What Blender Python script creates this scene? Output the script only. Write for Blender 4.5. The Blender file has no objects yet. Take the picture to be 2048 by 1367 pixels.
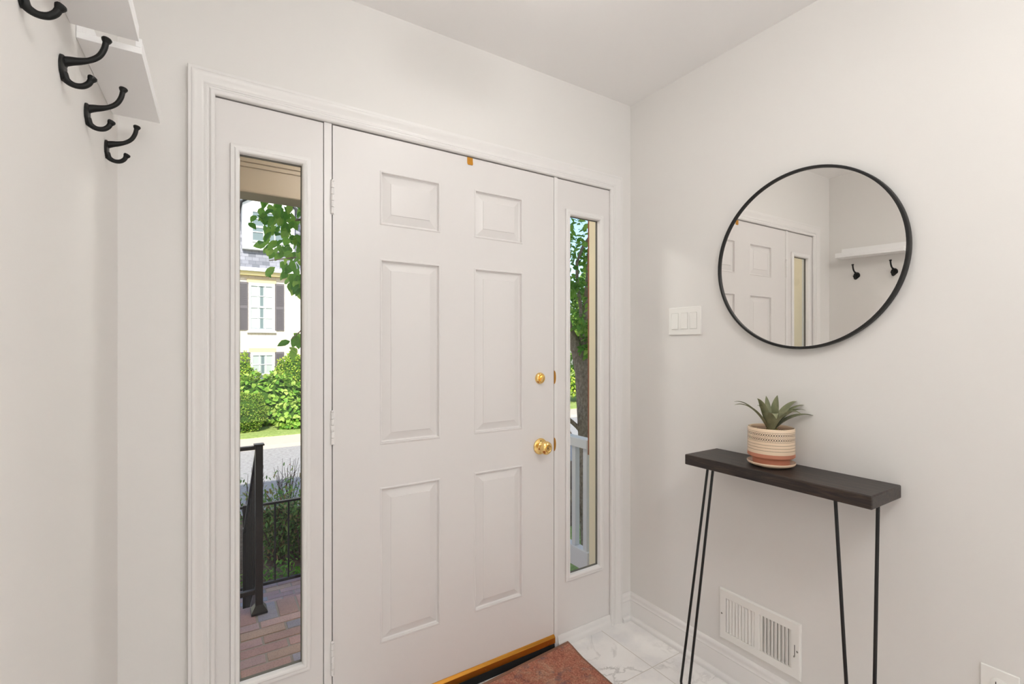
import bpy, math, random
from mathutils import Vector, Matrix

# ------------------------------------------------------------------ camera, world, sun, lights, exposure
sc = bpy.context.scene
COL = sc.collection
sc.view_settings.view_transform = 'Standard'
sc.view_settings.look = 'None'
sc.view_settings.gamma = 1.0
sc.view_settings.use_curve_mapping = False
sc.view_settings.exposure = 0.09
sc.cycles.diffuse_bounces = 8
sc.cycles.max_bounces = 16

cam_d = bpy.data.cameras.new('camera')
cam = bpy.data.objects.new('camera', cam_d); COL.objects.link(cam); sc.camera = cam
YAW = 0.5683
cam.location = (-1.7103, -1.6259, 1.2938)
cam.rotation_euler = (math.pi/2, 0, -YAW)
cam_d.sensor_fit = 'HORIZONTAL'; cam_d.sensor_width = 36.0
cam_d.lens = 956.87/2048*36.0
cam_d.shift_y = 7.66/2048
cam_d.clip_start = 0.01; cam_d.clip_end = 400

world = bpy.data.worlds.new('world'); sc.world = world; world.use_nodes = True
wn = world.node_tree.nodes; wl = world.node_tree.links
bg = wn['Background']
sky = wn.new('ShaderNodeTexSky'); sky.sky_type = 'NISHITA'; sky.sun_disc = False
sky.sun_elevation = math.radians(42); sky.sun_rotation = math.radians(200); sky.altitude = 100
sky.air_density = 1.0; sky.dust_density = 1.5; sky.ozone_density = 1.0
wl.new(sky.outputs[0], bg.inputs[0]); bg.inputs[1].default_value = 0.30

def light(name, kind, loc, rot, energy, color=(1, 1, 1), **kw):
    d = bpy.data.lights.new(name, kind); d.energy = energy; d.color = color
    for k, v in kw.items(): setattr(d, k, v)
    o = bpy.data.objects.new(name, d); COL.objects.link(o); o.location = loc; o.rotation_euler = rot
    return o
sun = light('sun', 'SUN', (0, -20, 20), (0, 0, 0), 6.0, (1.0, 0.96, 0.90), angle=math.radians(0.53))
sd = Vector((0.22, 1.0, -math.tan(math.radians(41))))          # light travels this way (from behind this house)
sun.rotation_euler = sd.to_track_quat('-Z', 'Y').to_euler()
DOME_E = 6.6; FILL_LAMP_E = 36.0
HALL = light('hall_fill', 'AREA', (-0.95, -4.35, 1.45), (math.radians(90), 0, 0), 11.0, (0.97, 1.0, 1.035), shape='RECTANGLE', size=1.7, size_y=2.0)  # added fill light in front of the rear wall, no window there

# ------------------------------------------------------------------ helpers
def lin(c):
    return tuple((x/255/12.92 if x/255 <= 0.04045 else ((x/255+0.055)/1.055)**2.4) for x in c)
class Mat:
    """tiny node-graph helper"""
    def __init__(s, name, col=(200, 200, 200), rough=0.5, metal=0.0, spec=0.5):
        s.m = bpy.data.materials.new(name); s.m.use_nodes = True
        s.n = s.m.node_tree.nodes; s.l = s.m.node_tree.links
        s.b = s.n['Principled BSDF']; s.out = s.n['Material Output']
        s.b.inputs['Base Color'].default_value = (*lin(col), 1)
        s.b.inputs['Roughness'].default_value = rough
        s.b.inputs['Metallic'].default_value = metal
        s.b.inputs['Specular IOR Level'].default_value = spec
    def node(s, t, **kw):
        n = s.n.new(t)
        for k, v in kw.items(): setattr(n, k, v)
        return n
    def coord(s, scale=(1, 1, 1), loc=(0, 0, 0), kind='Object'):
        c = s.node('ShaderNodeTexCoord'); m = s.node('ShaderNodeMapping')
        s.l.new(c.outputs[kind], m.inputs[0]); m.inputs['Scale'].default_value = scale; m.inputs['Location'].default_value = loc
        return m.outputs[0]
    def noise(s, vec, scale, detail=4, rough=0.55, dist=0.0):
        n = s.node('ShaderNodeTexNoise'); n.inputs['Scale'].default_value = scale
        n.inputs['Detail'].default_value = detail; n.inputs['Roughness'].default_value = rough; n.inputs['Distortion'].default_value = dist
        if vec is not None: s.l.new(vec, n.inputs['Vector'])
        return n.outputs['Fac']
    def ramp(s, fac, stops, interp='LINEAR'):
        r = s.node('ShaderNodeValToRGB'); r.color_ramp.interpolation = interp
        e = r.color_ramp.elements
        while len(e) < len(stops): e.new(0.5)
        for i, (p, c) in enumerate(stops):
            e[i].position = p; e[i].color = (*lin(c), 1)
        s.l.new(fac, r.inputs[0]); return r.outputs[0]
    def mix(s, fac, a, b, mode='MIX'):
        m = s.node('ShaderNodeMix', data_type='RGBA', blend_type=mode)
        for sock, v in ((m.inputs[0], fac), (m.inputs[6], a), (m.inputs[7], b)):
            if isinstance(v, (int, float)): sock.default_value = v
            elif isinstance(v, tuple): sock.default_value = (*lin(v), 1)
            else: s.l.new(v, sock)
        return m.outputs[2]
    def bump(s, h, strength=0.1, dist=0.01):
        b = s.node('ShaderNodeBump'); b.inputs['Strength'].default_value = strength; b.inputs['Distance'].default_value = dist
        s.l.new(h, b.inputs['Height']); s.l.new(b.outputs[0], s.b.inputs['Normal'])
    def color(s, sock): s.l.new(sock, s.b.inputs['Base Color'])

class MB:
    """collects shapes for ONE mesh object"""
    def __init__(s): s.v = []; s.f = []; s.c = []
    def add(s, vs, fs, col=None):
        o = len(s.v); s.v += [tuple(v) for v in vs]; s.f += [tuple(i+o for i in f) for f in fs]
        s.c += [col or (1, 1, 1)]*len(vs); return s
    def box(s, x0, x1, y0, y1, z0, z1, col=None):
        vs = [(x, y, z) for z in (z0, z1) for y in (y0, y1) for x in (x0, x1)]
        return s.add(vs, [(0, 2, 3, 1), (4, 5, 7, 6), (0, 1, 5, 4), (2, 6, 7, 3), (0, 4, 6, 2), (1, 3, 7, 5)], col)
    def rings(s, rs, closed=True, cap0=True, cap1=True):
        n = len(rs[0]); vs = [p for r in rs for p in r]; fs = []
        for i in range(len(rs)-1):
            for j in range(n if closed else n-1):
                a = i*n+j; b = i*n+(j+1) % n; fs.append((a, b, b+n, a+n))
        if cap0: fs.append(tuple(range(n))[::-1])
        if cap1: fs.append(tuple(range((len(rs)-1)*n, len(rs)*n)))
        return s.add(vs, fs)
    def tube(s, pts, r, seg=12, flat=None):
        pts = [Vector(p) for p in pts]; rs = r if isinstance(r, (list, tuple)) else [r]*len(pts)
        out = []; up = None
        for i, p in enumerate(pts):
            t = (pts[min(i+1, len(pts)-1)]-pts[max(i-1, 0)]).normalized()
            if up is None:
                up = Vector((0, 0, 1)) if abs(t.z) < 0.9 else Vector((0, 1, 0))
            a = t.cross(up).normalized(); b = a.cross(t).normalized(); up = b
            out.append([p + a*math.cos(2*math.pi*k/seg)*rs[i] + b*math.sin(2*math.pi*k/seg)*rs[i]*(flat or 1) for k in range(seg)])
        return s.rings(out)
    def lathe(s, prof, c=(0, 0, 0), seg=48, axis='Z', cap=True):
        rs = []
        for (r, h) in prof:
            ring = []
            for k in range(seg):
                a = 2*math.pi*k/seg; x, y = math.cos(a)*r, math.sin(a)*r
                p = (x, y, h) if axis == 'Z' else ((x, -h, y) if axis == 'Y' else (-h, x, y))
                ring.append((p[0]+c[0], p[1]+c[1], p[2]+c[2]))
            rs.append(ring)
        return s.rings(rs, True, cap, cap)
    def build(s, name, mat, parent=None, smooth=30, bevel=0.0, bseg=2, label=None):
        me = bpy.data.meshes.new(name); me.from_pydata(s.v, [], s.f); me.update()
        if any(c != (1, 1, 1) for c in s.c):
            at = me.color_attributes.new('tone', 'FLOAT_COLOR', 'POINT')
            for i, c in enumerate(s.c): at.data[i].color = (*c, 1)
        import bmesh
        bm = bmesh.new(); bm.from_mesh(me); bmesh.ops.recalc_face_normals(bm, faces=bm.faces); bm.to_mesh(me); bm.free()
        if smooth:
            for p in me.polygons: p.use_smooth = True
            me.set_sharp_from_angle(angle=math.radians(smooth))
        me.materials.append(mat.m if isinstance(mat, Mat) else mat)
        o = bpy.data.objects.new(name, me); COL.objects.link(o)
        if parent is not None: o.parent = parent
        if bevel:
            b = o.modifiers.new('bevel', 'BEVEL'); b.width = bevel; b.segments = bseg; b.limit_method = 'ANGLE'; b.angle_limit = math.radians(40)
        if label: o['label'] = label
        return o

def thing(name, label, cat, loc=(0, 0, 0), rz=0, group=None):
    o = bpy.data.objects.new(name, None); COL.objects.link(o); o.empty_display_size = 0.05
    o.location = loc; o.rotation_euler = (0, 0, rz); return tag(o, label, cat, group)
def tag(o, label, cat, group=None, kind=None):
    o['label'] = label; o['category'] = cat
    if group: o['group'] = group
    if kind: o['kind'] = kind
    return o
def struct(o, label, cat='building part'):
    o['kind'] = 'structure'; o['label'] = label; o['category'] = cat; return o
def copy_tree(o, parent=None):
    c = o.copy(); COL.objects.link(c)
    if parent is not None: c.parent = parent
    for ch in list(o.children): copy_tree(ch, c)
    return c

def sweep_rect(mb, x0, x1, z0, z1, prof, plane='XZ', open_bottom=False):
    """sweep a profile [(outward offset, protrusion towards the room = -Y)] round a rectangle, mitred"""
    def corner(x, z, sx, sz): return [(x+sx*o, -p, z+sz*o) for o, p in prof]
    if open_bottom:
        rs = [[(x0-o, -p, z0) for o, p in prof], corner(x0, z1, -1, 1), corner(x1, z1, 1, 1), [(x1+o, -p, z0) for o, p in prof]]
        mb.rings(rs, True, True, True)
    else:
        rs = [corner(x0, z0, -1, -1), corner(x0, z1, -1, 1), corner(x1, z1, 1, 1), corner(x1, z0, 1, -1)]
        rs.append(rs[0]); mb.rings(rs, True, False, False)
    return mb

# ------------------------------------------------------------------ materials
def paint(name, col, rough=0.5, bscale=350, bstr=0.05, spec=0.35):
    m = Mat(name, col, rough, spec=spec); v = m.coord()
    m.bump(m.noise(v, bscale, 3), bstr, 0.001); return m
M_wall = paint('wall_paint', (229, 227, 224), 0.62, 260, 0.12)
M_ceil = paint('ceiling_paint', (244, 243, 242), 0.7, 200, 0.15)
M_trim = paint('trim_paint', (233, 231, 229), 0.33, 90, 0.03, 0.5)
M_door = paint('door_paint', (227, 224, 222), 0.36, 60, 0.04, 0.5)
M_white = Mat('white_plastic', (240, 239, 235), 0.3)
M_ledge = Mat('ledge_paint', (246, 246, 246), 0.4)
M_gap = Mat('dark_gap', (38, 30, 26), 0.9)
M_black = Mat('black_metal', (17, 17, 17), 0.42, 0.0, 0.5)
M_iron = Mat('cast_iron', (20, 21, 20), 0.5, 0.3, 0.5); M_iron.bump(M_iron.noise(M_iron.coord(), 320, 3), 0.35, 0.001)
M_rail = Mat('black_railing_paint', (34, 27, 25), 0.35)
M_brass = Mat('polished_brass', (242, 206, 134), 0.17, 1.0)
M_brass2 = Mat('satin_brass', (206, 146, 62), 0.32, 1.0)
M_rubber = Mat('black_rubber', (8, 8, 8), 0.7)
M_screw = Mat('screw_metal', (150, 148, 142), 0.35, 0.9)
M_silver = Mat('mirror_silver', (235, 233, 230), 0.0, 1.0)
def glass_mat():
    m = Mat('clear_glass'); m.n.remove(m.b)
    t = m.node('ShaderNodeBsdfTransparent'); t.inputs[0].default_value = (0.96, 0.97, 0.965, 1)
    g = m.node('ShaderNodeBsdfGlossy'); g.inputs['Roughness'].default_value = 0.0
    f = m.node('ShaderNodeFresnel'); f.inputs[0].default_value = 1.35
    ge = m.node('ShaderNodeNewGeometry'); mm = m.node('ShaderNodeMath', operation='MULTIPLY_ADD'); mm.inputs[1].default_value = -1.0; mm.inputs[2].default_value = 1.0
    m.l.new(ge.outputs['Backfacing'], mm.inputs[0]); m2 = m.node('ShaderNodeMath', operation='MULTIPLY'); m.l.new(mm.outputs[0], m2.inputs[0]); m.l.new(f.outputs[0], m2.inputs[1])
    x = m.node('ShaderNodeMixShader'); m.l.new(m2.outputs[0], x.inputs[0]); m.l.new(t.outputs[0], x.inputs[1]); m.l.new(g.outputs[0], x.inputs[2])
    m.l.new(x.outputs[0], m.out.inputs[0]); return m
M_glass = glass_mat()
def emit_mat(name, col, e):
    m = Mat(name, col, 0.4); m.b.inputs['Emission Color'].default_value = (*lin(col), 1); m.b.inputs['Emission Strength'].default_value = e; return m
M_lamp = emit_mat('frosted_lamp_glass', (254, 252, 249), DOME_E)

def marble():
    m = Mat('carrara_marble_tile', (220, 216, 210), 0.22)
    v = m.coord(loc=(0.197, 0.306, 0))
    br = m.node('ShaderNodeTexBrick', offset=0.0, squash=1.0)
    m.l.new(v, br.inputs['Vector']); br.inputs['Scale'].default_value = 1.0
    br.inputs['Color1'].default_value = (0, 0, 0, 1); br.inputs['Color2'].default_value = (1, 1, 1, 1); br.inputs['Mortar'].default_value = (.5, .5, .5, 1)
    br.inputs['Mortar Size'].default_value = 0.0016; br.inputs['Mortar Smooth'].default_value = 0.1
    br.inputs['Brick Width'].default_value = 0.305; br.inputs['Row Height'].default_value = 0.305
    off = m.node('ShaderNodeVectorMath', operation='MULTIPLY_ADD')
    off.inputs[1].default_value = (9, 7, 5); m.l.new(br.outputs['Color'], off.inputs[0]); m.l.new(v, off.inputs[2])
    n1 = m.noise(off.outputs[0], 5.0, 8, 0.6, 1.1)
    vein = m.ramp(n1, [(0.0, (0, 0, 0)), (0.46, (0, 0, 0)), (0.5, (255, 255, 255)), (0.535, (0, 0, 0)), (1.0, (0, 0, 0))])
    n2 = m.noise(off.outputs[0], 3.2, 3, 0.6)
    msk = m.ramp(n2, [(0.48, (0, 0, 0)), (0.66, (255, 255, 255))])
    vm = m.mix(1.0, vein, msk, 'MULTIPLY')
    cloud = m.ramp(m.noise(off.outputs[0], 6, 6, 0.6), [(0.3, (226, 225, 226)), (0.55, (243, 241, 239)), (0.8, (247, 246, 244))])
    vf = m.node('ShaderNodeMath', operation='MULTIPLY'); vf.inputs[1].default_value = 0.55; m.l.new(vm, vf.inputs[0])
    base = m.mix(vf.outputs[0], cloud, (140, 136, 132))
    m.color(m.mix(br.outputs['Fac'], base, (206, 200, 193)))
    return m
M_marble = marble()
def rugmat():
    m = Mat('woven_rug', (160, 100, 80), 0.95, spec=0.1)
    v = m.coord()
    big = m.ramp(m.noise(v, 16, 6, 0.7, 0.8), [(0.36, (134, 88, 78)), (0.47, (180, 112, 92)), (0.56, (176, 128, 106)), (0.66, (196, 162, 138))])
    fine = m.ramp(m.noise(v, 170, 3, 0.8), [(0.35, (84, 60, 58)), (0.5, (178, 118, 98)), (0.68, (226, 174, 146))])
    blue = m.ramp(m.noise(m.coord(loc=(3, 1, 0)), 24, 4, 0.6), [(0.56, (0, 0, 0)), (0.68, (200, 200, 200))])
    c = m.mix(0.48, big, fine); c = m.mix(blue, c, (104, 98, 104))
    w = m.node('ShaderNodeTexWave', wave_type='BANDS', bands_direction='X'); w.inputs['Scale'].default_value = 160; m.l.new(v, w.inputs['Vector'])
    c = m.mix(0.10, c, w.outputs['Color'], 'MULTIPLY')
    m.color(c); m.bump(m.noise(v, 420, 3, 0.7), 0.6, 0.003); return m
M_rug = rugmat()
M_bind = Mat('rug_binding', (138, 104, 88), 0.95, spec=0.1); M_bind.bump(M_bind.noise(M_bind.coord(), 300, 2), 0.4, 0.002)
def woodmat():
    m = Mat('dark_stained_wood', (40, 30, 26), 0.42)
    v = m.coord(scale=(26, 2.2, 26))
    n = m.noise(v, 4, 8, 0.65, 0.7)
    c = m.ramp(n, [(0.36, (20, 17, 17)), (0.5, (42, 33, 29)), (0.62, (64, 51, 43))])
    m.color(c); m.bump(n, 0.25, 0.002)
    return m
M_wood = woodmat()

# ------------------------------------------------------------------ room shell
H = 2.4400; YB = -4.5; WT = 0.14
XL = lambda y: -1.9084 + 0.0105*y
DX0, DX1, DZ = -1.6925, -0.1312, 2.0175          # opening for door unit
mb = MB()
mb.box(-8, DX0, 0, WT, -1.6, 5.4); mb.box(DX1, 8, 0, WT, -1.6, 5.4)
mb.box(DX0, DX1, 0, WT, DZ, 5.4); mb.box(DX0, DX1, 0, WT, -1.6, -0.02)
struct(mb.build('wall_back', M_wall), 'pale greige painted wall with the entry door in it', 'wall')
mb = MB(); mb.box(0, 0.12, YB, 0.0, -0.05, H+0.05); struct(mb.build('wall_right', M_wall), 'pale greige painted wall carrying the round mirror', 'wall')
mb = MB()
mb.add([(XL(YB)-.12, YB, -.05), (XL(YB), YB, -.05), (XL(0), 0, -.05), (XL(0)-.12, 0, -.05), (XL(YB)-.12, YB, H+.05), (XL(YB), YB, H+.05), (XL(0), 0, H+.05), (XL(0)-.12, 0, H+.05)],
       [(0, 1, 2, 3), (4, 5, 6, 7), (0, 1, 5, 4), (1, 2, 6, 5), (2, 3, 7, 6), (3, 0, 4, 7)])
struct(mb.build('wall_left', M_wall), 'pale greige painted wall carrying the coat hooks', 'wall')
mb = MB(); mb.box(-2.2, 0.12, YB-.12, YB, -0.05, H+.05); struct(mb.build('wall_rear', M_wall), 'pale painted wall behind the camera', 'wall')
mb = MB(); mb.box(-2.2, 0.12, YB-.1, 0.0, H, H+0.12); struct(mb.build('ceiling', M_ceil), 'smooth off-white painted ceiling', 'ceiling')
mb = MB(); mb.box(-2.2, 0.12, YB-.1, 0.02, -0.06, 0); struct(mb.build('floor', M_marble), 'white marble tile floor with grey veins', 'floor')

# casing round the door unit
mb = MB()
cas = [(0, 0), (0, .009), (.004, .013), (.010, .0155), (.0135, .0125), (.015, .010), (.019, .010), (.020, .0115), (.026, .0115), (.028, .010),
       (.033, .0105), (.040, .0150), (.047, .0195), (.053, .0215), (.0565, .0200), (.0575, .0180), (.0645, .0180), (.0655, .0165), (.0655, 0)]
sweep_rect(mb, -1.6888, -0.1350, 0.0, 2.0160, cas, open_bottom=True)
struct(mb.build('trim_1', M_trim, smooth=50), 'white moulded casing framing the door and both sidelights', 'trim')

# jambs and mullions (front flush with door face); dark reveal behind the gaps
mb = MB()
for a, b in ((-1.3912, -1.3672), (-0.4588, -0.4400)): mb.box(a, b, -0.0015, WT, -.005, 2.0155)

jm = struct(mb.build('trim_2', M_trim, bevel=.0012), 'white painted jamb posts between the door and the sidelights', 'trim')
mb = MB(); mb.box(DX0, DX0+.0028, .012, .0440, -.01, DZ); mb.box(DX1-.0028, DX1, .012, .0440, -.01, DZ)
mb.box(-1.3685, -1.358, .045, .060, -.01, DZ); mb.box(-.466, -.4575, .045, .060, -.01, DZ)
mb.box(-1.396, -1.390, .042, .060, -.01, DZ); mb.box(-.4405, -.435, .042, .060, -.01, DZ); mb.box(DX0, DX1, .045, .06, 2.011, DZ)
mb.build('weather_strip', M_gap, jm, smooth=0, label='dark weather strip in the gaps')
# strike plates and deadbolt strike on the right jamb
for z in (1.1600, 0.874):
    mb = MB(); pts = []
    for k in range(13):
        a = -math.pi/2 + math.pi*k/12; pts.append((-.4600+.0088*math.cos(a), z+.0285*math.sin(a)))
    mb.rings([[(x, -.0036, zz) for x, zz in pts], [(x, -.0010, zz) for x, zz in pts]])
    mb.build('strike_plate', M_brass2, jm, label='small curved brass strike plate')

# ------------------------------------------------------------------ front door with six raised panels
def panel_slab(mb, x0, x1, z0, z1, holes, thick, yf=0.0, fill=None):
    """slab face at y=yf with rectangular holes (x0,x1,z0,z1); back and sides closed"""
    xs = sorted({x0, x1} | {h[0] for h in holes} | {h[1] for h in holes}); zs = sorted({z0, z1} | {h[2] for h in holes} | {h[3] for h in holes})
    idx = {}
    vs = []; fs = []
    def vid(x, y, z):
        k = (round(x, 5), round(y, 5), round(z, 5))
        if k not in idx: idx[k] = len(vs); vs.append((x, y, z))
        return idx[k]
    for i in range(len(xs)-1):
        for j in range(len(zs)-1):
            cx, cz = (xs[i]+xs[i+1])/2, (zs[j]+zs[j+1])/2
            inh = any(h[0] < cx < h[1] and h[2] < cz < h[3] for h in holes)
            if not inh: fs.append([vid(xs[i], yf, zs[j]), vid(xs[i+1], yf, zs[j]), vid(xs[i+1], yf, zs[j+1]), vid(xs[i], yf, zs[j+1])])
            if not (inh and fill is None): fs.append([vid(xs[i], yf+thick, zs[j]), vid(xs[i+1], yf+thick, zs[j]), vid(xs[i+1], yf+thick, zs[j+1]), vid(xs[i], yf+thick, zs[j+1])])
    for i in range(len(xs)-1):
        for z in (z0, z1): fs.append([vid(xs[i], yf, z), vid(xs[i+1], yf, z), vid(xs[i+1], yf+thick, z), vid(xs[i], yf+thick, z)])
    for j in range(len(zs)-1):
        for x in (x0, x1): fs.append([vid(x, yf, zs[j]), vid(x, yf, zs[j+1]), vid(x, yf+thick, zs[j+1]), vid(x, yf+thick, zs[j])])
    for (a, b, c, d) in holes:
        loop = lambda i, y: [vid(a+i, y, c+i), vid(b-i, y, c+i), vid(b-i, y, d-i), vid(a+i, y, d-i)]
        if fill is None:
            L = [loop(0, yf), loop(0, yf+thick)]
        else:
            L = [loop(i, yf+dy) for i, dy in [(0, 0)]+fill]
        for p, q in zip(L, L[1:]):
            for k in range(4): fs.append([p[k], p[(k+1) % 4], q[(k+1) % 4], q[k]])
        if fill is not None: fs.append(L[-1])
    mb.add(vs, fs); return mb
DL, DR = -1.3640, -0.4612
door = struct(thing('door_1', '', '', (0, 0, 0)), 'closed white six-panel entry door with brass knob and hinges on its left', 'door')
px = [(-1.2097, -0.9855), (-0.8440, -0.6205)]
pz = [(1.7085, 1.8950), (0.9540, 1.5930), (0.2710, 0.8075)]
fill = [(.0030, -.0022), (.0060, -.0020), (.0085, .0085), (.0125, .0105), (.0150, .0095), (.0390, .0020), (.0400, .0002), (.0415, .0000)]
mb = panel_slab(MB(), DL, DR, 0.018, 2.0115, [(a, b, c, d) for a, b in px for c, d in pz], 0.044, 0.0, fill)
mb.build('door_slab', M_door, door, smooth=12)
# brass sweep and rubber
mb = MB(); prof = [(.0, .0640), (-.0035, .0650), (-.0100, .0600), (-.0115, .0575), (-.0125, .0560), (-.0125, .0330), (-.0105, .0310), (-.0050, .0300), (0, .0300)]
mb.rings([[(x, y, z) for y, z in prof] for x in (DL+.006, DR-.0008)])
sw = mb.build('door_sweep', M_brass2, door, smooth=25, label='brass weather sweep along the bottom edge')
mb = MB(); mb.rings([[(x, -.0095, .0312), (x, -.0130, .0020), (x, -.0060, .0020), (x, -.002, .0312)] for x in (DL+.008, DR-.002)])
mb.build('rubber_strip', M_rubber, sw, smooth=0, label='black rubber strip')
for x in (-.50, -.655, -.80, -.96, -1.12, -1.28):
    mb = MB(); mb.lathe([(.0001, .0), (.0022, .0004), (.0026, -.0008)], (x, -.0126, .0425), 12, 'Y'); mb.build('screw', M_brass, sw)
# hinges : painted barrels with five knuckles
for z0 in (1.7200, 0.9720, 0.2240):
    mb = MB()
    mb.box(-1.3715, -1.3575, -.0022, .0005, z0, z0+.108)
    h = mb.build('hinge', M_trim, door, bevel=.0008)
    for k in range(5):
        a = z0+.0025+k*.0208
        mb = MB(); mb.lathe([(.0042, a), (.0052, a+.0008), (.0052, a+.0192), (.0042, a+.0200)], (-1.3662, -.0060, 0), 16); mb.build('knuckle', M_trim, h)
    mb = MB(); mb.lathe([(.002, z0+.103), (.0040, z0+.106), (.0055, z0+.1085), (.0050, z0+.1115), (.002, z0+.1135)], (-1.3662, -.0060, 0), 16); mb.build('pin_cap', M_trim, h)
# knob
kx, kz = -0.5320, 0.8735
kn = thing('tmp', '', ''); bpy.data.objects.remove(kn)
mb = MB(); mb.lathe([(.0335, -.0), (.0340, .002), (.0325, .0045), (.027, .0065), (.0185, .0085), (.0150, .0105), (.0125, .0125), (.0115, .022), (.0125, .026), (.018, .0285), (.0250, .033), (.0278, .040), (.0270, .047), (.0225, .0530), (.0150, .0555), (.0140, .0545), (.0125, .0540), (.0118, .0565), (.0070, .0568), (.0060, .0550), (.0001, .0548)], (kx, 0, kz), 48, 'Y')
kn = mb.build('door_knob', M_brass, door, smooth=35, label='round brass knob on a round rose')
mb = MB()
mb.box(kx-.001, kx+.001, -.0560, -.0545, kz-.004, kz+.004); mb.build('keyhole', M_gap, kn, smooth=0)
mb = MB(); mb.lathe([(.0001, .0080), (.0024, .0078), (.0026, .0060)], (kx-.002, 0, kz+.0235), 10, 'Y'); mb.build('screw', M_gap, kn)
bx, bz = -0.5345, 1.1585
mb = MB(); mb.lathe([(.0235, 0), (.0240, .003), (.0225, .0075), (.0185, .0110), (.0165, .0115), (.0155, .0100), (.0130, .0100), (.0120, .0135), (.0001, .0140)], (bx, 0, bz), 40, 'Y')
db = mb.build('deadbolt', M_brass, door, smooth=35, label='round brass deadbolt with thumb turn')
mb = MB(); rs = []
for y, hw, hh in ((-.011, .0045, .0150), (-.018, .0050, .0165), (-.025, .0042, .0150), (-.028, .0025, .0120)):
    rs.append([(bx+hw*math.cos(t)*1.0, y, bz+hh*math.sin(t)) for t in [2*math.pi*k/20 for k in range(20)]])
rs = [[(bx+(x-bx)*math.cos(.5)-(z-bz)*math.sin(.5)*-1, y, bz+(z-bz)*math.cos(.5)-(x-bx)*math.sin(.5)) for x, y, z in r] for r in rs]
mb.rings(rs); mb.build('thumb_turn', M_brass, db)
# small brass contact clip over the top edge
mb = MB(); mb.rings([[(-.8745, y, 2.0118), (-.8515, y, 2.0118), (-.8510, y, 1.9980), (-.8500, y, 1.9880), (-.8520, y, 1.9840), (-.8715, y, 1.9835), (-.8745, y, 1.9890)] for y in (-.0024, -.0004)])
mb.build('door_clip', M_brass2, door, bevel=.0004, label='small brass clip at the top edge')
# threshold under the door
mb = MB(); mb.box(DL-.003, DR+.002, 0.003, WT+.03, -.02, .014); struct(mb.build('trim_4', Mat('bronze_threshold', (60, 48, 38), .4, .6)), 'dark metal threshold under the door', 'trim')

# ------------------------------------------------------------------ sidelights
def sidelight(name, x0, x1, hx0, hx1, label, lblg):
    w = struct(thing(name, '', ''), label, 'window')
    hz0, hz1 = 0.2935, 1.8640
    yf = 0.002
    mb = panel_slab(MB(), x0, x1, 0.0, 2.0125, [(hx0-.021, hx1+.021, hz0-.021, hz1+.021)], 0.040, yf)
    mb.build('panel', M_door, w, smooth=12)
    prof = [(0, -.012), (0, .002), (.002, .0055), (.006, .0085), (.010, .0090), (.0125, .0070), (.014, .0052), (.0200, .0062), (.0235, .0050), (.0240, .0), (.0240, -.001), (.0215, -.001), (.0215, -.012)]
    mb = MB(); sweep_rect(mb, hx0, hx1, hz0, hz1, prof); mb.build('glass_stop', M_trim, w, smooth=35, label='white moulded glass stop')
    mb = MB(); sweep_rect(mb, hx0+.001, hx1-.001, hz0+.001, hz1-.001, [(-.0012, -.0225), (-.0012, -.0205), (.010, -.0125), (.0195, -.0125), (.0195, -.0225)]); mb.build('gasket', Mat('grey_gasket', (112, 110, 102), .7), w, smooth=0)
    mb = MB(); mb.box(hx0-.0188, hx1+.0188, .0230, .0270, hz0-.0188, hz1+.0188); mb.build('pane', M_glass, w, smooth=0, label=lblg)
    # outer stop and exterior trim
    mb = MB(); sweep_rect(mb, hx0+.000, hx1-.000, hz0, hz1, [(.016, -.0275), (.017, -.041), (.020, -.046), (.030, -.0462), (.030, -.0422), (.0208, -.0420), (.0208, -.0275)]); mb.build('outer_stop', M_trim, w)
    return w
w1 = sidelight('window_1', -1.6893, -1.3932, -1.6275, -1.4555, 'tall narrow sidelight left of the door, showing brick porch and railing', 'clear glass pane')
w2 = sidelight('window_2', -0.4380, -0.1345, -0.3725, -0.2005, 'tall narrow sidelight right of the door, showing a tree trunk', 'clear glass pane')
for nm, a, b, lb in (('trim_5', -1.6888, -1.3925, 'white sill moulding at the foot of the left sidelight'), ('trim_3', -0.4395, -0.1350, 'white sill moulding at the foot of the right sidelight')):
    mb = MB(); pr = [(.001, .0500), (-.0020, .0490), (-.0035, .0440), (-.0060, .0300), (-.0075, .0230), (-.0100, .0200), (-.0120, .0140), (-.0125, .0), (.001, 0)]
    mb.rings([[(x, y, z) for y, z in pr] for x in (a, b)]); struct(mb.build(nm, M_trim, smooth=35), lb, 'trim')

M_stucco = Mat('cream_siding_paint', (250, 238, 212), .6)
xt = struct(thing('trim_6', '', ''), 'cream outer jambs and brick edge round the door opening outside', 'trim')
for a, b in ((-1.6924, -1.6880), (-.1356, -.1313)):
    mb = MB(); mb.box(a, b, .0470, .1400, -.019, 2.0020); mb.build('jamb_board', M_stucco, xt, smooth=0)
mb = MB(); mb.box(-1.6879, -.1357, .0630, .1400, 1.990, 2.0030); mb.build('head_board', M_stucco, xt, smooth=0)
for a, b in ((-1.74, -1.6926), (-.1330, -.08)):
    mb = MB(); mb.box(a, b, .1402, .1530, .76, 2.05); mb.build('brick_edge', Mat('brown_brick_edge', (150, 92, 66), .8), xt, smooth=0)

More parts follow.
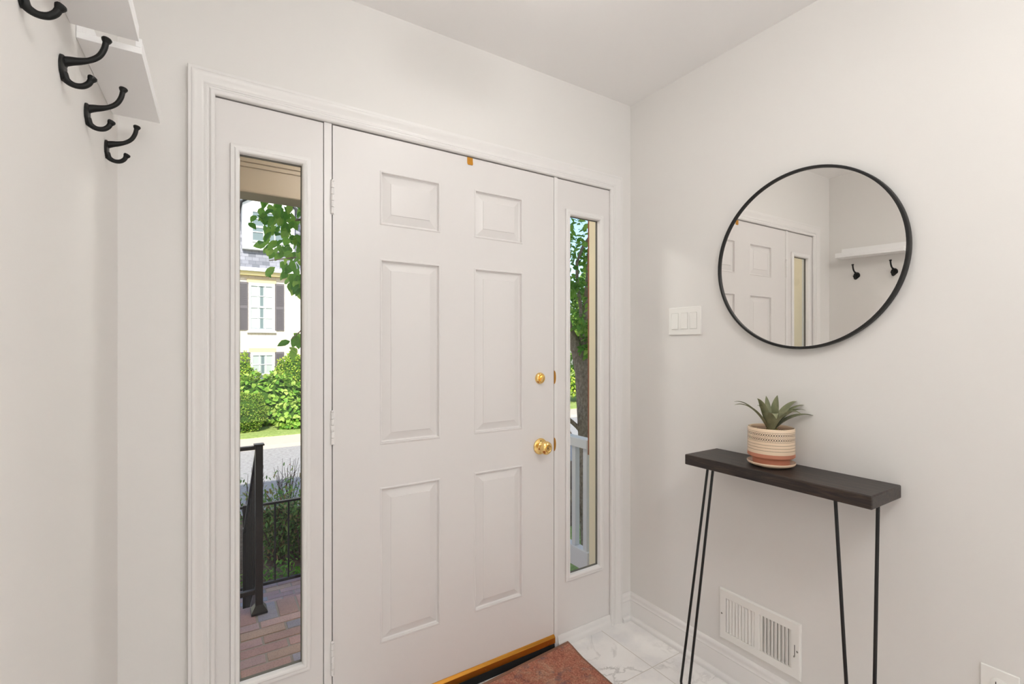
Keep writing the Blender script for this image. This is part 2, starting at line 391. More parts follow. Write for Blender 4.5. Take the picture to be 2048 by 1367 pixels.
# ------------------------------------------------------------------ baseboards (profile: out from wall, height)
bp = [(0, 0), (.0125, 0), (.0125, .0830), (.0115, .0850), (.0125, .0875), (.0125, .0905), (.0100, .0930), (.0085, .0990), (.0095, .1070), (.0085, .1130), (.0050, .1180), (.0015, .1212), (0, .1212)]
sp = [(.0125, 0), (.0265, 0), (.0275, .008), (.0255, .0150), (.0205, .0200), (.0125, .0215)]
def base(name, p0, p1, nrm, label, shoe=True):
    p0 = Vector(p0); p1 = Vector(p1); n = Vector(nrm)
    mb = MB(); mb.rings([[tuple(p+n*o+Vector((0, 0, z))) for o, z in bp] for p in (p0, p1)])
    b = struct(mb.build(name, M_trim, smooth=40), label, 'baseboard')
    mb = MB(); mb.rings([[tuple(p+n*o+Vector((0, 0, z))) for o, z in sp] for p in (p0, p1)]); mb.build('shoe_moulding', M_trim, b, smooth=40)
base('baseboard_right', (0, 0, 0), (0, YB, 0), (-1, 0, 0), 'white moulded baseboard under the wall vent')
base('baseboard_back', (-0.0697, 0, 0), (0, 0, 0), (0, -1, 0), 'short white baseboard between the casing and the corner')
base('baseboard_corner', (XL(0), 0, 0), (-1.7548, 0, 0), (0, -1, 0), 'short white baseboard left of the door casing')
base('baseboard_left', (XL(0), 0, 0), (XL(YB), YB, 0), (1, 0, 0), 'white baseboard along the coat hook wall')

# ------------------------------------------------------------------ round mirror on right wall
MC = Vector((0, -0.7835, 1.5875)); MR = 0.3050
mt = thing('round_mirror', 'round wall mirror with a thin black metal frame', 'mirror', (-.0035, MC.y, MC.z))
mt.rotation_euler = (0, 0, -0.0083)
mb = MB(); pr = [(MR-.0095, .0), (MR-.001, .0), (MR, .001), (MR, .0185), (MR-.001, .0200), (MR-.0065, .0205), (MR-.0085, .0195), (MR-.0090, .0170), (MR-.0095, .0080)]
seg = 128; rs = []
for k in range(seg+1):
    a = 2*math.pi*k/seg; rs.append([(-h, r*math.cos(a), r*math.sin(a)) for r, h in pr])
mb.rings(rs, True, False, False); mb.build('frame', M_black, mt, smooth=40, label='thin black frame')
mb = MB(); mb.lathe([(MR-.009, .0100), (MR-.009, .0130)], (0, 0, 0), 128, 'X'); mb.build('mirror_glass', M_silver, mt, smooth=30, label='silvered glass')
mb = MB(); mb.lathe([(MR-.010, .0010), (MR-.010, .0099)], (0, 0, 0), 64, 'X'); mb.build('backing_board', Mat('mdf', (120, 95, 70), .8), mt)

# ------------------------------------------------------------------ triple switch
st = thing('light_switch', 'white three-gang rocker light switch plate left of the mirror', 'light switch', (0, -.3115, 1.3990))
mb = MB(); mb.box(-.0065, 0, -.0815, .0815, -.0590, .0590); mb.build('switch_plate', M_white, st, bevel=.003, bseg=3)
M_shadowgap = Mat('switch_gap_shade', (176, 173, 166), .6)
for k, y in enumerate((.0470, .0, -.0455)):
    mb = MB(); mb.box(-.0069, -.0062, y-.0170, y+.0170, -.0345, .0345); mb.build('rocker_gap_shade', M_shadowgap, st, smooth=0)  # flat grey plate, shade of the gap put into its colour
    rk = MB(); hh = .0335; hw = .0160
    t = (0, -.0017) if k == 0 else (0, .0012)
    x0, x1 = -.0072-.0026+t[1]*1.3, -.0072-.0026-t[1]*1.3
    rk.add([(-.004, y-hw, -hh), (-.004, y+hw, -hh), (x0, y-hw, -hh), (x0, y+hw, -hh), (-.0085, y-hw, 0), (-.0085, y+hw, 0), (x1, y-hw, hh), (x1, y+hw, hh), (-.004, y-hw, hh), (-.004, y+hw, hh)],
           [(0, 1, 3, 2), (2, 3, 5, 4), (4, 5, 7, 6), (6, 7, 9, 8), (8, 9, 1, 0), (0, 2, 4, 6, 8), (1, 9, 7, 5, 3)])
    rk.build('rocker', M_white, st, bevel=.0004)

# ------------------------------------------------------------------ floor register on wall
vt = thing('wall_vent', 'white steel wall register with vertical louvers above the baseboard', 'vent', (0, -.6300, .2475))
W2, H2 = .1530, .0975; ow, oh = .1240, .0660
mb = MB()
def vloop(x, hw, hh): return [(x, -hw, -hh), (x, hw, -hh), (x, hw, hh), (x, -hw, hh)]
L = [vloop(-.0005, W2, H2), vloop(-.0065, W2-.001, H2-.001), vloop(-.0085, W2-.005, H2-.005), vloop(-.0085, ow, oh)]
vs = [p for l in L for p in l]; fs = []
for i in range(3):
    for k in range(4): fs.append((i*4+k, i*4+(k+1) % 4, (i+1)*4+(k+1) % 4, (i+1)*4+k))
mb.add(vs, fs)
L2 = [vloop(-.0085, ow, oh), vloop(-.0010, ow, oh)]
mb.add([p for l in L2 for p in l], [(k, (k+1) % 4, 4+(k+1) % 4, 4+k) for k in range(4)])
mb.box(-.0088, -.0010, -.0085, .0085, -oh, oh)
mb.build('faceplate', M_white, vt, smooth=25)
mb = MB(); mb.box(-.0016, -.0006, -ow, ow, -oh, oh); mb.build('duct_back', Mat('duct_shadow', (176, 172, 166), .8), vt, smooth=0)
for s_ in (1, -1):
    for k in range(9):
        yc = s_*(.0085+.0128*(k+.5)) if s_ > 0 else -(.0085+.0128*(k+.5))
        mb = MB(); a = math.radians(38)*(1 if s_ > 0 else -1)
        dx, dy = .0030, (.0050 if s_ > 0 else .0066)
        p = [(-.0078, yc+(dy if s_ > 0 else -dy)), (-.0084, yc+(dy*.8 if s_ > 0 else -dy*.8)), (-.0028, yc-(dy if s_ > 0 else -dy)), (-.0022, yc-(dy*.8 if s_ > 0 else -dy*.8))]
        mb.rings([[(x, y, z) for x, y in p] for z in (-oh+.0005, oh-.0005)]); mb.build('louver', M_white, vt, smooth=0)
for y in (.1420, -.1420):
    mb = MB(); mb.lathe([(.0001, .0105), (.0025, .0100), (.0036, .0086)], (0, y, 0.0), 12, 'X'); mb.build('screw', M_screw, vt)
mb = MB(); mb.box(-.0089, -.0082, -.1345, -.1325, -.018, .020); mb.build('lever_slot', M_gap, vt, smooth=0)
mb = MB(); mb.box(-.0150, -.0080, -.1350, -.1322, -.0205, -.0155); mb.build('lever', M_screw, vt, bevel=.0006)

# ------------------------------------------------------------------ outlet in lower right corner
ot = thing('power_outlet', 'white outlet cover plate low on the wall right of the console table', 'outlet', (0, -1.2665, .4090))
mb = MB(); mb.box(-.0060, 0, -.0360, .0360, -.0580, .0580); mb.build('cover_plate', M_white, ot, bevel=.002, bseg=3)
for z in (.0195, -.0195):
    mb = MB(); mb.lathe([(.0165, .0055), (.0165, .0075), (.0155, .0080)], (0, 0, z), 24, 'X'); so = mb.build('socket', M_white, ot)
    for dy in (-.0062, .0062):
        m2 = MB(); m2.box(-.0083, -.0078, dy-.0008, dy+.0008, z-.0015, z+.0065); m2.build('slot', M_gap, so, smooth=0)
mb = MB(); mb.lathe([(.0001, .0072), (.0030, .0069), (.0034, .0058)], (0, 0, 0.0), 12, 'X'); mb.build('screw', M_screw, ot)

# ------------------------------------------------------------------ coat hooks
def make_hook():
    t = thing('coat_hook', '', '')
    mb = MB(); out = []
    for k in range(24):
        a = 2*math.pi*k/24; w = .0190*math.cos(a); z = -.0195+.0215*math.sin(a)
        if math.sin(a) > .5: w *= 1.0
        if math.sin(a) < -.6: w *= .75
        out.append((w, z))
    mb.rings([[(0, y, z) for y, z in out], [(.0030, y*.97, z) for y, z in out], [(.0050, y*.75, z*.93-.0012) for y, z in out]])
    mb.build('back_plate', M_iron, t, smooth=35)
    def sm(pts, n=7):
        P = [Vector((x, 0, z)) for x, z in pts]; P = [P[0]*2-P[1]]+P+[P[-1]*2-P[-2]]; o = []
        for i in range(1, len(P)-2):
            for j in range(n):
                u = j/n; a, b, c, d = P[i-1], P[i], P[i+1], P[i+2]
                o.append(0.5*((2*b)+(c-a)*u+(2*a-5*b+4*c-d)*u*u+(3*b-a-3*c+d)*u**3))
        o.append(P[-2]); return o
    up = sm([(.001, -.0090), (.012, -.0050), (.024, -.0015), (.037, .0045), (.048, .0145), (.0545, .0280), (.0575, .0420)])
    n = len(up); rr = [.0085-.0040*min(1, i/(n*.45)) for i in range(n)]
    mb = MB(); mb.tube(up, rr, 14)
    e = up[-1]; d = (up[-1]-up[-3]).normalized()
    mb.tube([e-d*.002, e+d*.002, e+d*.0048, e+d*.0072, e+d*.0084], [.0045, .0068, .0076, .0062, .0025], 14)
    mb.build('upper_arm', M_iron, t, smooth=45)
    lo = sm([(.002, -.0280), (.0065, -.0385), (.0160, -.0440), (.0265, -.0430), (.0340, -.0370), (.0378, -.0295)])
    n = len(lo); rr = [.0068-.0022*min(1, i/(n*.4)) for i in range(n)]
    mb = MB(); mb.tube(lo, rr, 14)
    e = lo[-1]; d = (lo[-1]-lo[-3]).normalized()
    mb.tube([e-d*.002, e+d*.002, e+d*.0045, e+d*.0068, e+d*.0078], [.0045, .0064, .0070, .0058, .0022], 14)
    mb.build('lower_arm', M_iron, t, smooth=45)
    for y in (-.0095, .0095):
        mb = MB(); mb.lathe([(.0030, -.004), (.0028, -.0058), (.0001, -.0063)], (0, y, -.010), 10, 'X'); mb.build('screw', M_iron, t)
    return t
hook = make_hook()
hs = [(-0.166, 1.7745, 'black iron double coat hook nearest the corner by the door'),
      (-0.370, 1.7730, 'black iron double coat hook second from the door corner, below the far ledge'),
      (-0.551, 1.7760, 'black iron double coat hook third from the door corner'),
      (-0.751, 1.7780, 'black iron double coat hook cut off by the top edge, nearest the viewer')]
for i, (y, z, lb) in enumerate(hs):
    h = hook if i == 0 else copy_tree(hook)
    h.location = (XL(y)+.0002, y, z); h.rotation_euler = (0, 0, -.0105)
    tag(h, lb, 'coat hook', 'coat hooks on the left wall')

# ------------------------------------------------------------------ picture ledges
def make_ledge(L):
    t = thing('wall_ledge', '', '')
    D = .0965
    mb = MB(); mb.box(0, D, 0, L, 0, .0120); mb.build('shelf_board', M_ledge, t, bevel=.0006)
    mb = MB(); mb.box(0, .0110, .0012, L-.0012, .0121, .0660); bk = mb.build('back_rail', M_ledge, t, bevel=.0006)
    mb = MB(); mb.box(D-.0100, D, 0, L, .0121, .0290); mb.build('front_lip', M_ledge, t, bevel=.0006)
    for f in (.24, .78):
        mb = MB(); mb.lathe([(.0032, -.0105), (.0030, -.0118), (.0001, -.0122)], (0, L*f, .040), 10, 'X'); mb.build('screw', M_screw, bk)
    return t
ld = make_ledge(.374); ld.location = (XL(-.452)+.0004, -.452, 1.8610); ld.rotation_euler = (math.atan(.0125/.374), 0, -.0105)
tag(ld, 'white picture ledge nearer the entry door above the coat hooks', 'shelf', 'white picture ledges')
l2 = copy_tree(ld); l2.location = (XL(-.869)+.0004, -.869, 1.8560); l2.rotation_euler = (math.atan(.006/.374), 0, -.0105)
tag(l2, 'white picture ledge cut off by the top edge, farther from the door', 'shelf', 'white picture ledges')

# ------------------------------------------------------------------ console table
ct = thing('console_table', 'narrow console table with dark wood plank top and black hairpin legs', 'table', (0, 0, 0))
mb = MB()
mb.box(-.2010, -.0060, -1.0625, -.4640, .8510, .8890); mb.build('tabletop', M_wood, ct, bevel=.0035, bseg=3)
def hairpin(a, b, B, r=.0047, wb=None):
    a = Vector(a); b = Vector(b); B = Vector(B); w = (b-a).normalized(); rad = .0210; w0 = w
    if wb: w = Vector(wb).normalized()
    pa = B-w*rad+Vector((0, 0, rad)); pb = B+w*rad+Vector((0, 0, rad)); pts = [a, a+(pa-a)*.5, pa]
    for k in range(1, 8):
        t = math.pi*k/8; pts.append(B+Vector((0, 0, rad))-w*rad*math.cos(t)-Vector((0, 0, rad*math.sin(t)-0.0)))
    pts += [pb, b+(pb-b)*.5, b]
    pts = [p+Vector((0, 0, r)) if 1 < i < len(pts)-2 else p for i, p in enumerate(pts)]
    mb = MB(); mb.tube(pts, r, 12); leg = mb.build('leg', M_black, ct, smooth=50)
    w = w0; c = (a+b)/2; mb = MB(); q = w*.045; n = Vector((-w.y, w.x, 0))*.012
    mb.rings([[tuple(Vector((c.x, c.y, z))+s1*q+s2*n) for s1, s2 in ((-1, -1), (1, -1), (1, 1), (-1, 1))] for z in (.8480, .8509)]); mb.build('mounting_plate', M_black, leg, smooth=0)
    return leg
hairpin((-.1800, -.9640, .852), (-.1440, -1.0550, .852), (-.1840, -1.0340, .0))
hairpin((-.1750, -.5647, .852), (-.1003, -.4939, .852), (-.2017, -.4653, .0), wb=(.2, .98, 0))

# ------------------------------------------------------------------ potted succulent
PX, PY, PZ = -.0985, -.7320, .8892
pp = thing('potted_plant', 'green agave in a patterned cream and terracotta pot on the console table', 'potted plant', (PX, PY, PZ))
M_terra = Mat('terracotta', (186, 122, 96), .7); M_terra.bump(M_terra.noise(M_terra.coord(), 300, 3), .15, .001)
M_cream = Mat('cream_glaze', (226, 200, 172), .12)
M_glazew = Mat('white_glaze', (226, 222, 220), .12)
def potmat():
    m = Mat('patterned_glaze', (226, 200, 172), .14)
    c = m.node('ShaderNodeTexCoord'); sx = m.node('ShaderNodeSeparateXYZ'); m.l.new(c.outputs['Object'], sx.inputs[0])
    def mth(op, a, b=None, c3=None):
        n = m.node('ShaderNodeMath', operation=op)
        for i, v in enumerate((a, b, c3)):
            if v is None: continue
            if isinstance(v, (int, float)): n.inputs[i].default_value = v
            else: m.l.new(v, n.inputs[i])
        return n.outputs[0]
    ang = mth('ARCTAN2', sx.outputs[1], sx.outputs[0]); z = sx.outputs[2]
    NU = 96/(2*math.pi)
    u = mth('MULTIPLY', ang, NU); fu = mth('SUBTRACT', mth('FRACT', mth('ADD', u, 200)), .5)       # -0.5..0.5, cell .0047 m
    cell = .0720*2*math.pi/96
    def dots(zc):
        dz = mth('DIVIDE', mth('SUBTRACT', z, zc), cell)
        ax = mth('ABSOLUTE', fu); az = mth('ABSOLUTE', dz)
        return mth('MULTIPLY', mth('LESS_THAN', ax, .27), mth('LESS_THAN', az, .19))
    NR = 60/(2*math.pi); u2 = mth('MULTIPLY', ang, NR); cell2 = .0720*2*math.pi/60
    def ringrow(zc, shift):
        fr = mth('SUBTRACT', mth('FRACT', mth('ADD', u2, 200+shift)), .5)
        dz = mth('DIVIDE', mth('SUBTRACT', z, zc), cell2)
        d = mth('SQRT', mth('ADD', mth('MULTIPLY', fr, fr), mth('MULTIPLY', dz, dz)))
        return mth('LESS_THAN', mth('ABSOLUTE', mth('SUBTRACT', d, .45)), .095)
    parts = [dots(zz) for zz in (.1200, .1045, .0895, .0790, .0695, .0600)]
    parts += [ringrow(.1122, 0), ringrow(.0970, 0)]
    acc = parts[0]
    for p_ in parts[1:]: acc = mth('MAXIMUM', acc, p_)
    m.color(m.mix(acc, (228, 204, 176), (46, 40, 38))); return m
M_pot = potmat()
mb = MB(); mb.lathe([(.0450, 0), (.0455, .0020), (.0650, .0055), (.0725, .0100), (.0738, .0135), (.0735, .0160), (.0715, .0168), (.0660, .0125), (.0500, .0085), (.0001, .0085)], seg=64, cap=False); mb.build('saucer', M_cream, pp, smooth=50, label='cream saucer')
mb = MB(); mb.lathe([(.0001, .0087), (.0530, .0087), (.0560, .0105), (.0560, .0265), (.0600, .0300), (.0690, .0335), (.0720, .0365), (.0722, .0480)], seg=64, cap=False); mb.build('pot_base', M_terra, pp, smooth=40, label='unglazed terracotta base')
mb = MB(); mb.lathe([(.0722, .0480), (.0724, .0500), (.0720, .0900), (.0716, .1270), (.0705, .1300), (.0685, .1310), (.0668, .1295), (.0662, .1260), (.0660, .1000), (.0660, .050)], seg=64, cap=False); mb.build('pot', M_pot, pp, smooth=50, label='cream glazed pot with black dotted bands')
mb = MB(); mb.lathe([(.0658, .1080), (.0640, .1130), (.0450, .1155), (.0250, .1190), (.0001, .1200)], seg=40, cap=False); mb.build('soil', Mat('brown_filler', (150, 92, 62), .9), pp)
M_moss = Mat('moss', (120, 112, 60), .9); rnd = random.Random(4)
mb = MB()
for k in range(26):
    a = rnd.random()*6.28; r = rnd.uniform(.008, .024); x, y = r*math.cos(a), r*math.sin(a)
    mb.lathe([(.0001, .0035), (.0024, .0022), (.003, 0), (.0022, -.002)], (x, y, .1205+rnd.uniform(-.002, .002)), 7)
mb.build('moss', M_moss, pp, label='tuft of dry moss')
def leafmat():
    m = Mat('agave_leaf', (92, 104, 78), .5, spec=.3)
    v = m.coord(); c = m.ramp(m.noise(v, 30, 3), [(.3, (112, 116, 88)), (.6, (138, 140, 108)), (.8, (156, 154, 124))])
    m.color(c); return m
M_agave = leafmat()
def agave(tip, wmax, lift, base=(0, 0, .114), curve=.0):
    """tip in pot coordinates; strip with a V channel, arcing outward"""
    b = Vector(base); t = Vector(tip); hd = Vector((t.x-b.x, t.y-b.y, 0)); hd = hd.normalized() if hd.length > 1e-4 else Vector((1, 0, 0))
    b = b+hd*.006
    side = Vector((-hd.y, hd.x, 0)); c1 = b+Vector((0, 0, lift*.55))+hd*.010; c2 = b+(t-b)*.55+Vector((0, 0, lift))
    N = 18; top = []; bot = []
    for i in range(N+1):
        u = i/N; p = b*(1-u)**3+c1*3*u*(1-u)**2+c2*3*u*u*(1-u)+t*u**3
        dp = (c1-b)*3*(1-u)**2+(c2-c1)*6*u*(1-u)+(t-c2)*3*u*u
        dp.normalize(); nn = side.cross(dp).normalized()
        if nn.z < 0: nn = -nn
        w = wmax*(.50+.50*math.sin(math.pi*min(1, u/.55)*.5)) if u < .55 else wmax*(1-((u-.55)/.45)**1.7)
        w = max(w, .0004); th = .0022*(1-u*.8)
        ch = w*.20
        top.append([p-side*w+nn*ch, p-side*w*.5+nn*ch*.3, p, p+side*w*.5+nn*ch*.3, p+side*w+nn*ch, p+side*w*.5+nn*(ch*.3-th), p-nn*th*1.2, p-side*w*.5+nn*(ch*.3-th)])
    mb = MB(); mb.rings(top); return mb.build('leaf', M_agave, pp, smooth=60)
f = 956.87; cyw, syw = math.cos(YAW), math.sin(YAW)
rt = Vector((cyw, -syw, 0)); fw = Vector((syw, cyw, 0))     # horizontal directions across and into the room
tips = [(-.118, .012, .203), (-.108, .035, .212), (-.058, -.020, .229), (-.052, -.012, .204), (-.001, .030, .232), (.030, .014, .236),
        (.112, .030, .216), (.122, .006, .204), (.110, -.012, .188), (.138, -.020, .170), (-.034, -.095, .172), (.062, -.070, .182)]
ws = [.0150, .0150, .0160, .014, .012, .0160, .0165, .014, .014, .0165, .0165, .0180]
lf = [.06, .055, .045, .05, .03, .03, .045, .045, .05, .045, .065, .06]
for (a, d_, z), w_, l_ in zip(tips, ws, lf):
    v = rt*a+fw*d_; agave((v.x, v.y, z), w_, l_)

# ------------------------------------------------------------------ rug
mb = MB(); q = [(-.3950, -.0145), (-.4500, -1.40), (-1.30, -1.44), (-1.24, -.0680)]
def rz(y): u = max(0.0, min(1.0, (y+.13)/.11)); return .0125*u*u*(3-2*u)
def inset(q, d):
    c = Vector((sum(p[0] for p in q)/4, sum(p[1] for p in q)/4)); return [tuple(Vector(p)+(c-Vector(p)).normalized()*d) for p in q]
nx, ny = 30, 120; A, B_, C_, D_ = [Vector(p) for p in inset(q, .012)]
vs = []; fs = []
for j in range(ny+1):
    for i in range(nx+1):
        u, v = i/nx, j/ny; p = (A*(1-u)+D_*u)*(1-v)+(B_*(1-u)+C_*u)*v
        vs.append((p.x, p.y, rz(p.y)+.0085+.0006*math.sin(p.x*31)*math.sin(p.y*23)))
for j in range(ny):
    for i in range(nx): a = j*(nx+1)+i; fs.append((a, a+1, a+nx+2, a+nx+1))
o = len(vs); vs += [(p.x, p.y, .0005) for p in (A, D_, C_, B_)]; fs.append((o, o+1, o+2, o+3))
mb.add(vs, fs)
rug = thing('area_rug', 'distressed rust red patterned rug at the foot of the door', 'rug')
mb.build('pile', M_rug, rug, smooth=0)
mb = MB(); I = inset(q, .016)
for z0, z1 in ((.0004, .0078),):
    def sub(P): return [tuple(Vector(P[k]).lerp(Vector(P[(k+1) % 4]), i/40)) for k in range(4) for i in range(40)]
    Q = sub(q); J = sub(I); NQ = len(Q)
    vs = [(x, y, z0+rz(y)*.9) for x, y in Q]+[(x, y, z0+rz(y)*.9) for x, y in J]+[(x, y, z1+rz(y)) for x, y in Q]+[(x, y, z1+.0012+rz(y)) for x, y in J]
    fs = []
    for k in range(NQ):
        n = (k+1) % NQ; fs += [(k, n, n+NQ, k+NQ), (k+2*NQ, n+2*NQ, n+3*NQ, k+3*NQ), (k, n, n+2*NQ, k+2*NQ), (k+NQ, n+NQ, n+3*NQ, k+3*NQ)]
    mb.add(vs, fs)
mb.build('binding', M_bind, rug, smooth=0, label='brown woven edge binding')

# ------------------------------------------------------------------ ceiling lamp (just above the frame)
lm = thing('ceiling_light', 'frosted glass drum ceiling light hanging above the entry floor', 'ceiling light', (-.95, -.76, H))
mb = MB(); mb.lathe([(.062, -.0005), (.064, -.010), (.050, -.020), (.010, -.022), (.010, -.060), (.030, -.064)], seg=40); mb.build('lamp_base', M_white, lm)
mb = MB(); mb.lathe([(.030, -.0645), (.110, -.066), (.128, -.076), (.134, -.120), (.128, -.160), (.110, -.172), (.0001, -.176)], seg=48, cap=False); mb.build('lamp_shade', M_lamp, lm, smooth=60)

l2_ = copy_tree(lm); l2_.location = (-.95, -1.95, H)  # second lamp added out of view to brighten the side walls
M_lamp2 = emit_mat('frosted_fill_lamp_glass', (254, 252, 249), FILL_LAMP_E)
for ch in l2_.children:
    if ch.name.startswith('lamp_shade'): ch.data = ch.data.copy(); ch.data.materials[0] = M_lamp2.m
tag(l2_, 'added drum fill lamp out of view behind the camera', 'ceiling light')
# ================================================================== OUTSIDE
R = random.Random(7)
M_beam = Mat('tan_beam_paint', (172, 158, 142), .6)
M_rwhite = Mat('white_rail_paint', (226, 228, 232), .5)
def brickmat():
    m = Mat('porch_brick', (150, 110, 100), .85, spec=.25)
    a = m.node('ShaderNodeAttribute', attribute_name='tone'); v = m.coord()
    sp_ = m.ramp(m.noise(v, 150, 4, .8), [(.36, (128, 116, 116)), (.5, (226, 220, 218)), (.7, (255, 252, 250))])
    big = m.ramp(m.noise(v, 9, 4, .6), [(.3, (214, 212, 218)), (.7, (255, 250, 246))])
    c = m.mix(.35, a.outputs['Color'], sp_, 'MULTIPLY'); c = m.mix(.55, c, big, 'MULTIPLY'); m.color(c)
    m.bump(m.noise(v, 160, 4, .8), .5, .004); return m
M_brick = brickmat()
M_mortar = Mat('mortar', (176, 164, 152), .95, spec=.1); M_mortar.bump(M_mortar.noise(M_mortar.coord(), 200, 3), .5, .003)
tones = [(220, 184, 176), (214, 176, 168), (224, 190, 180), (212, 178, 174), (190, 184, 192), (220, 190, 172), (214, 184, 180), (216, 180, 168)]
def bricks(mb, x0, x1, y0, y1, z, bw, bh, along='X', jt=.010, off=.5, th=.04):
    r = 0; y = y0
    while y < y1-.01:
        yy = min(y+bh, y1); x = x0-(off*bw if r % 2 else 0)-R.random()*.02
        while x < x1-.004:
            a, b = max(x, x0), min(x+bw, x1)
            if b-a > .015:
                t = lin(tones[R.randrange(len(tones))]); k = R.uniform(.88, 1.1); t = tuple(min(1, c*k) for c in t)
                dz = R.uniform(-.0015, .0015)
                if along == 'X': mb.box(a+jt/2, b-jt/2, y+jt/2, yy-jt/2, z-th, z+dz, t)
                else: mb.box(y+jt/2, yy-jt/2, a+jt/2, b-jt/2, z-th, z+dz, t)
            x += bw
        y += bh; r += 1
# porch floor
PZF = -.18
pf = thing('porch_floor', 'red and grey brick porch floor outside the door', 'porch', (0, 0, 0)); pf['kind'] = 'structure'
mb = MB(); bricks(mb, -2.0, .30, WT+.03, 1.255, PZF, .215, .078)
mb.build('paving', M_brick, pf, smooth=0, bevel=.003)
mb = MB(); bricks(mb, -2.0, .30, 1.255, 1.455, PZF, .105, .200, off=0); mb.build('edge_course', M_brick, pf, smooth=0, bevel=.003, label='row of bricks set on end along the porch edge')
mb = MB(); mb.box(-2.0, .30, WT+.001, 1.445, -1.6, PZF-.004); mb.build('mortar_bed', M_mortar, pf, smooth=0)
# steps and landing
stp = thing('porch_steps', 'brick steps going down to a lower brick landing', 'steps'); stp['kind'] = 'structure'
for k in range(3):
    y0 = 1.456+.26*k; z = PZF-.1925*(k+1)
    mb = MB(); bricks(mb, -2.0, .30, y0, y0+.26, z, .105, .26, off=0); s_ = mb.build('tread', M_brick, stp, smooth=0, bevel=.003)
    mb = MB(); mb.box(-2.0, .30, y0-.008, y0+.25, -1.6, z-.004); mb.build('riser', M_mortar, s_, smooth=0)
mb = MB(); bricks(mb, -2.0, .30, 2.236, 3.45, -.95, .215, .078); mb.build('landing', M_brick, stp, smooth=0, bevel=.003)
mb = MB(); mb.box(-2.0, .30, 2.22, 3.44, -1.6, -.954); mb.build('landing_bed', M_mortar, stp, smooth=0)
# porch roof beam, ceiling, side walls
pr_ = thing('porch_roof', 'tan porch ceiling and front beam over the door', 'porch'); pr_['kind'] = 'structure'
mb = MB(); mb.box(-2.15, .30, 1.30, 1.46, 2.118, 2.40); mb.build('beam', M_beam, pr_, smooth=0)
mb = MB(); mb.box(-2.15, .30, 1.296, 1.302, 2.119, 2.128); mb.box(-2.15, .30, 1.285, 1.300, 2.250, 2.272); mb.box(-2.15, .30, 1.272, 1.300, 2.272, 2.300); mb.build('beam_moulding', M_beam, pr_, bevel=.003)
mb = MB(); mb.box(-2.15, .30, WT+.001, 1.46, 2.330, 2.42); mb.build('porch_ceiling', Mat('pale_porch_ceiling', (214, 202, 182), .6), pr_, smooth=0)
mb = MB(); mb.box(-2.15, -2.02, WT+.001, 1.30, -.178, 2.329); sw_ = tag(mb.build('porch_wall', M_stucco, smooth=0), 'cream wall on the left side of the porch, seen in the mirror', 'wall', kind='structure')
cl = thing('porch_column', 'cream column at the right front of the porch beside the white railing', 'column', (0, 0, 0)); cl['kind'] = 'structure'
mb = MB(); mb.box(.172, .298, WT+.001, .462, -.178, 2.329); mb.build('shaft', M_stucco, cl, bevel=.003)
mb = MB(); mb.box(.172, .298, 1.30, 1.44, -.178, 2.117); mb.build('corner_post', M_stucco, cl, bevel=.003)
pl = thing('porch_fill_lamp', 'added round fill lamp, out of view under the porch ceiling', 'ceiling light', (-.92, .72, 2.3295))  # lamp added only to brighten the porch brick and beam
mb = MB(); mb.lathe([(.085, -.0005), (.088, -.010), (.080, -.018)], seg=32); mb.build('lamp_base', M_white, pl)
mb = MB(); mb.lathe([(.078, -.0185), (.095, -.045), (.090, -.085), (.055, -.110), (.0001, -.118)], seg=32, cap=False); mb.build('lamp_shade', emit_mat('porch_fill_glow', (255, 249, 241), 66.0), pl, smooth=60)
# white side railing
wr = thing('white_railing', 'white wooden railing along the right side of the porch', 'railing', (0, 0, 0))
mb = MB(); mb.box(.150, .215, .483, 1.299, .690, .745); mb.build('top_rail', M_rwhite, wr, bevel=.004)
mb = MB(); mb.box(.158, .208, .483, 1.299, -.030, .088); mb.build('bottom_rail', M_rwhite, wr, bevel=.004)
y = .500
k = 0
while y < 1.28:
    mb = MB(); mb.box(.166, .200, y, y+.034, .0885, .6895); mb.build('baluster', M_rwhite, wr, bevel=.002); y += .102; k += 1
# black iron porch and stair rail
ir = thing('stair_railing', 'black iron newel post with handrail going down the porch steps', 'railing', (0, 0, 0))
NX, NY = -1.465, 1.366
mb = MB(); mb.box(NX-.019, NX+.019, NY-.019, NY+.019, -.140, .742); nw = mb.build('newel_post', M_rail, ir, bevel=.002)
mb = MB()
mb.rings([[(NX+sx*w, NY+sy*w, z) for sx, sy in ((-1, -1), (1, -1), (1, 1), (-1, 1))] for w, z in ((.040, -.178), (.040, -.168), (.038, -.164), (.022, -.140), (.019, -.135))]); mb.build('post_base', M_rail, nw, smooth=0)
mb = MB(); mb.box(NX-.026, NX+.026, NY-.026, NY+.026, .7425, .7515); mb.build('post_cap', M_rail, nw, bevel=.003)
mb = MB(); mb.box(-2.015, NX-.0195, NY-.016, NY+.016, .722, .742); mb.build('porch_rail', M_rail, ir, bevel=.002)
mb = MB(); mb.box(-2.015, NX-.0195, NY-.013, NY+.013, -.075, -.050); mb.build('lower_rail', M_rail, ir, bevel=.002)
for k in range(4):
    x = NX-.12*(k+1); mb = MB(); mb.box(x-.006, x+.006, NY-.006, NY+.006, -.0495, .7215); mb.build('baluster', M_rail, ir, smooth=0)
TS = .77
def sr(y): return .722-TS*(y-NY)
y0, y1 = NY+.0195, 2.42
for nm, off_, hw in (('stair_handrail', 0, .017), ('stair_lower_rail', -.74, .012)):
    mb = MB(); mb.rings([[(NX-hw, yy, sr(yy)+off_), (NX+hw, yy, sr(yy)+off_), (NX+hw, yy, sr(yy)+off_+.022), (NX-hw, yy, sr(yy)+off_+.022)] for yy in (y0, y1)]); mb.build(nm, M_rail, ir, smooth=0)
k = 0; yy = y0+.07
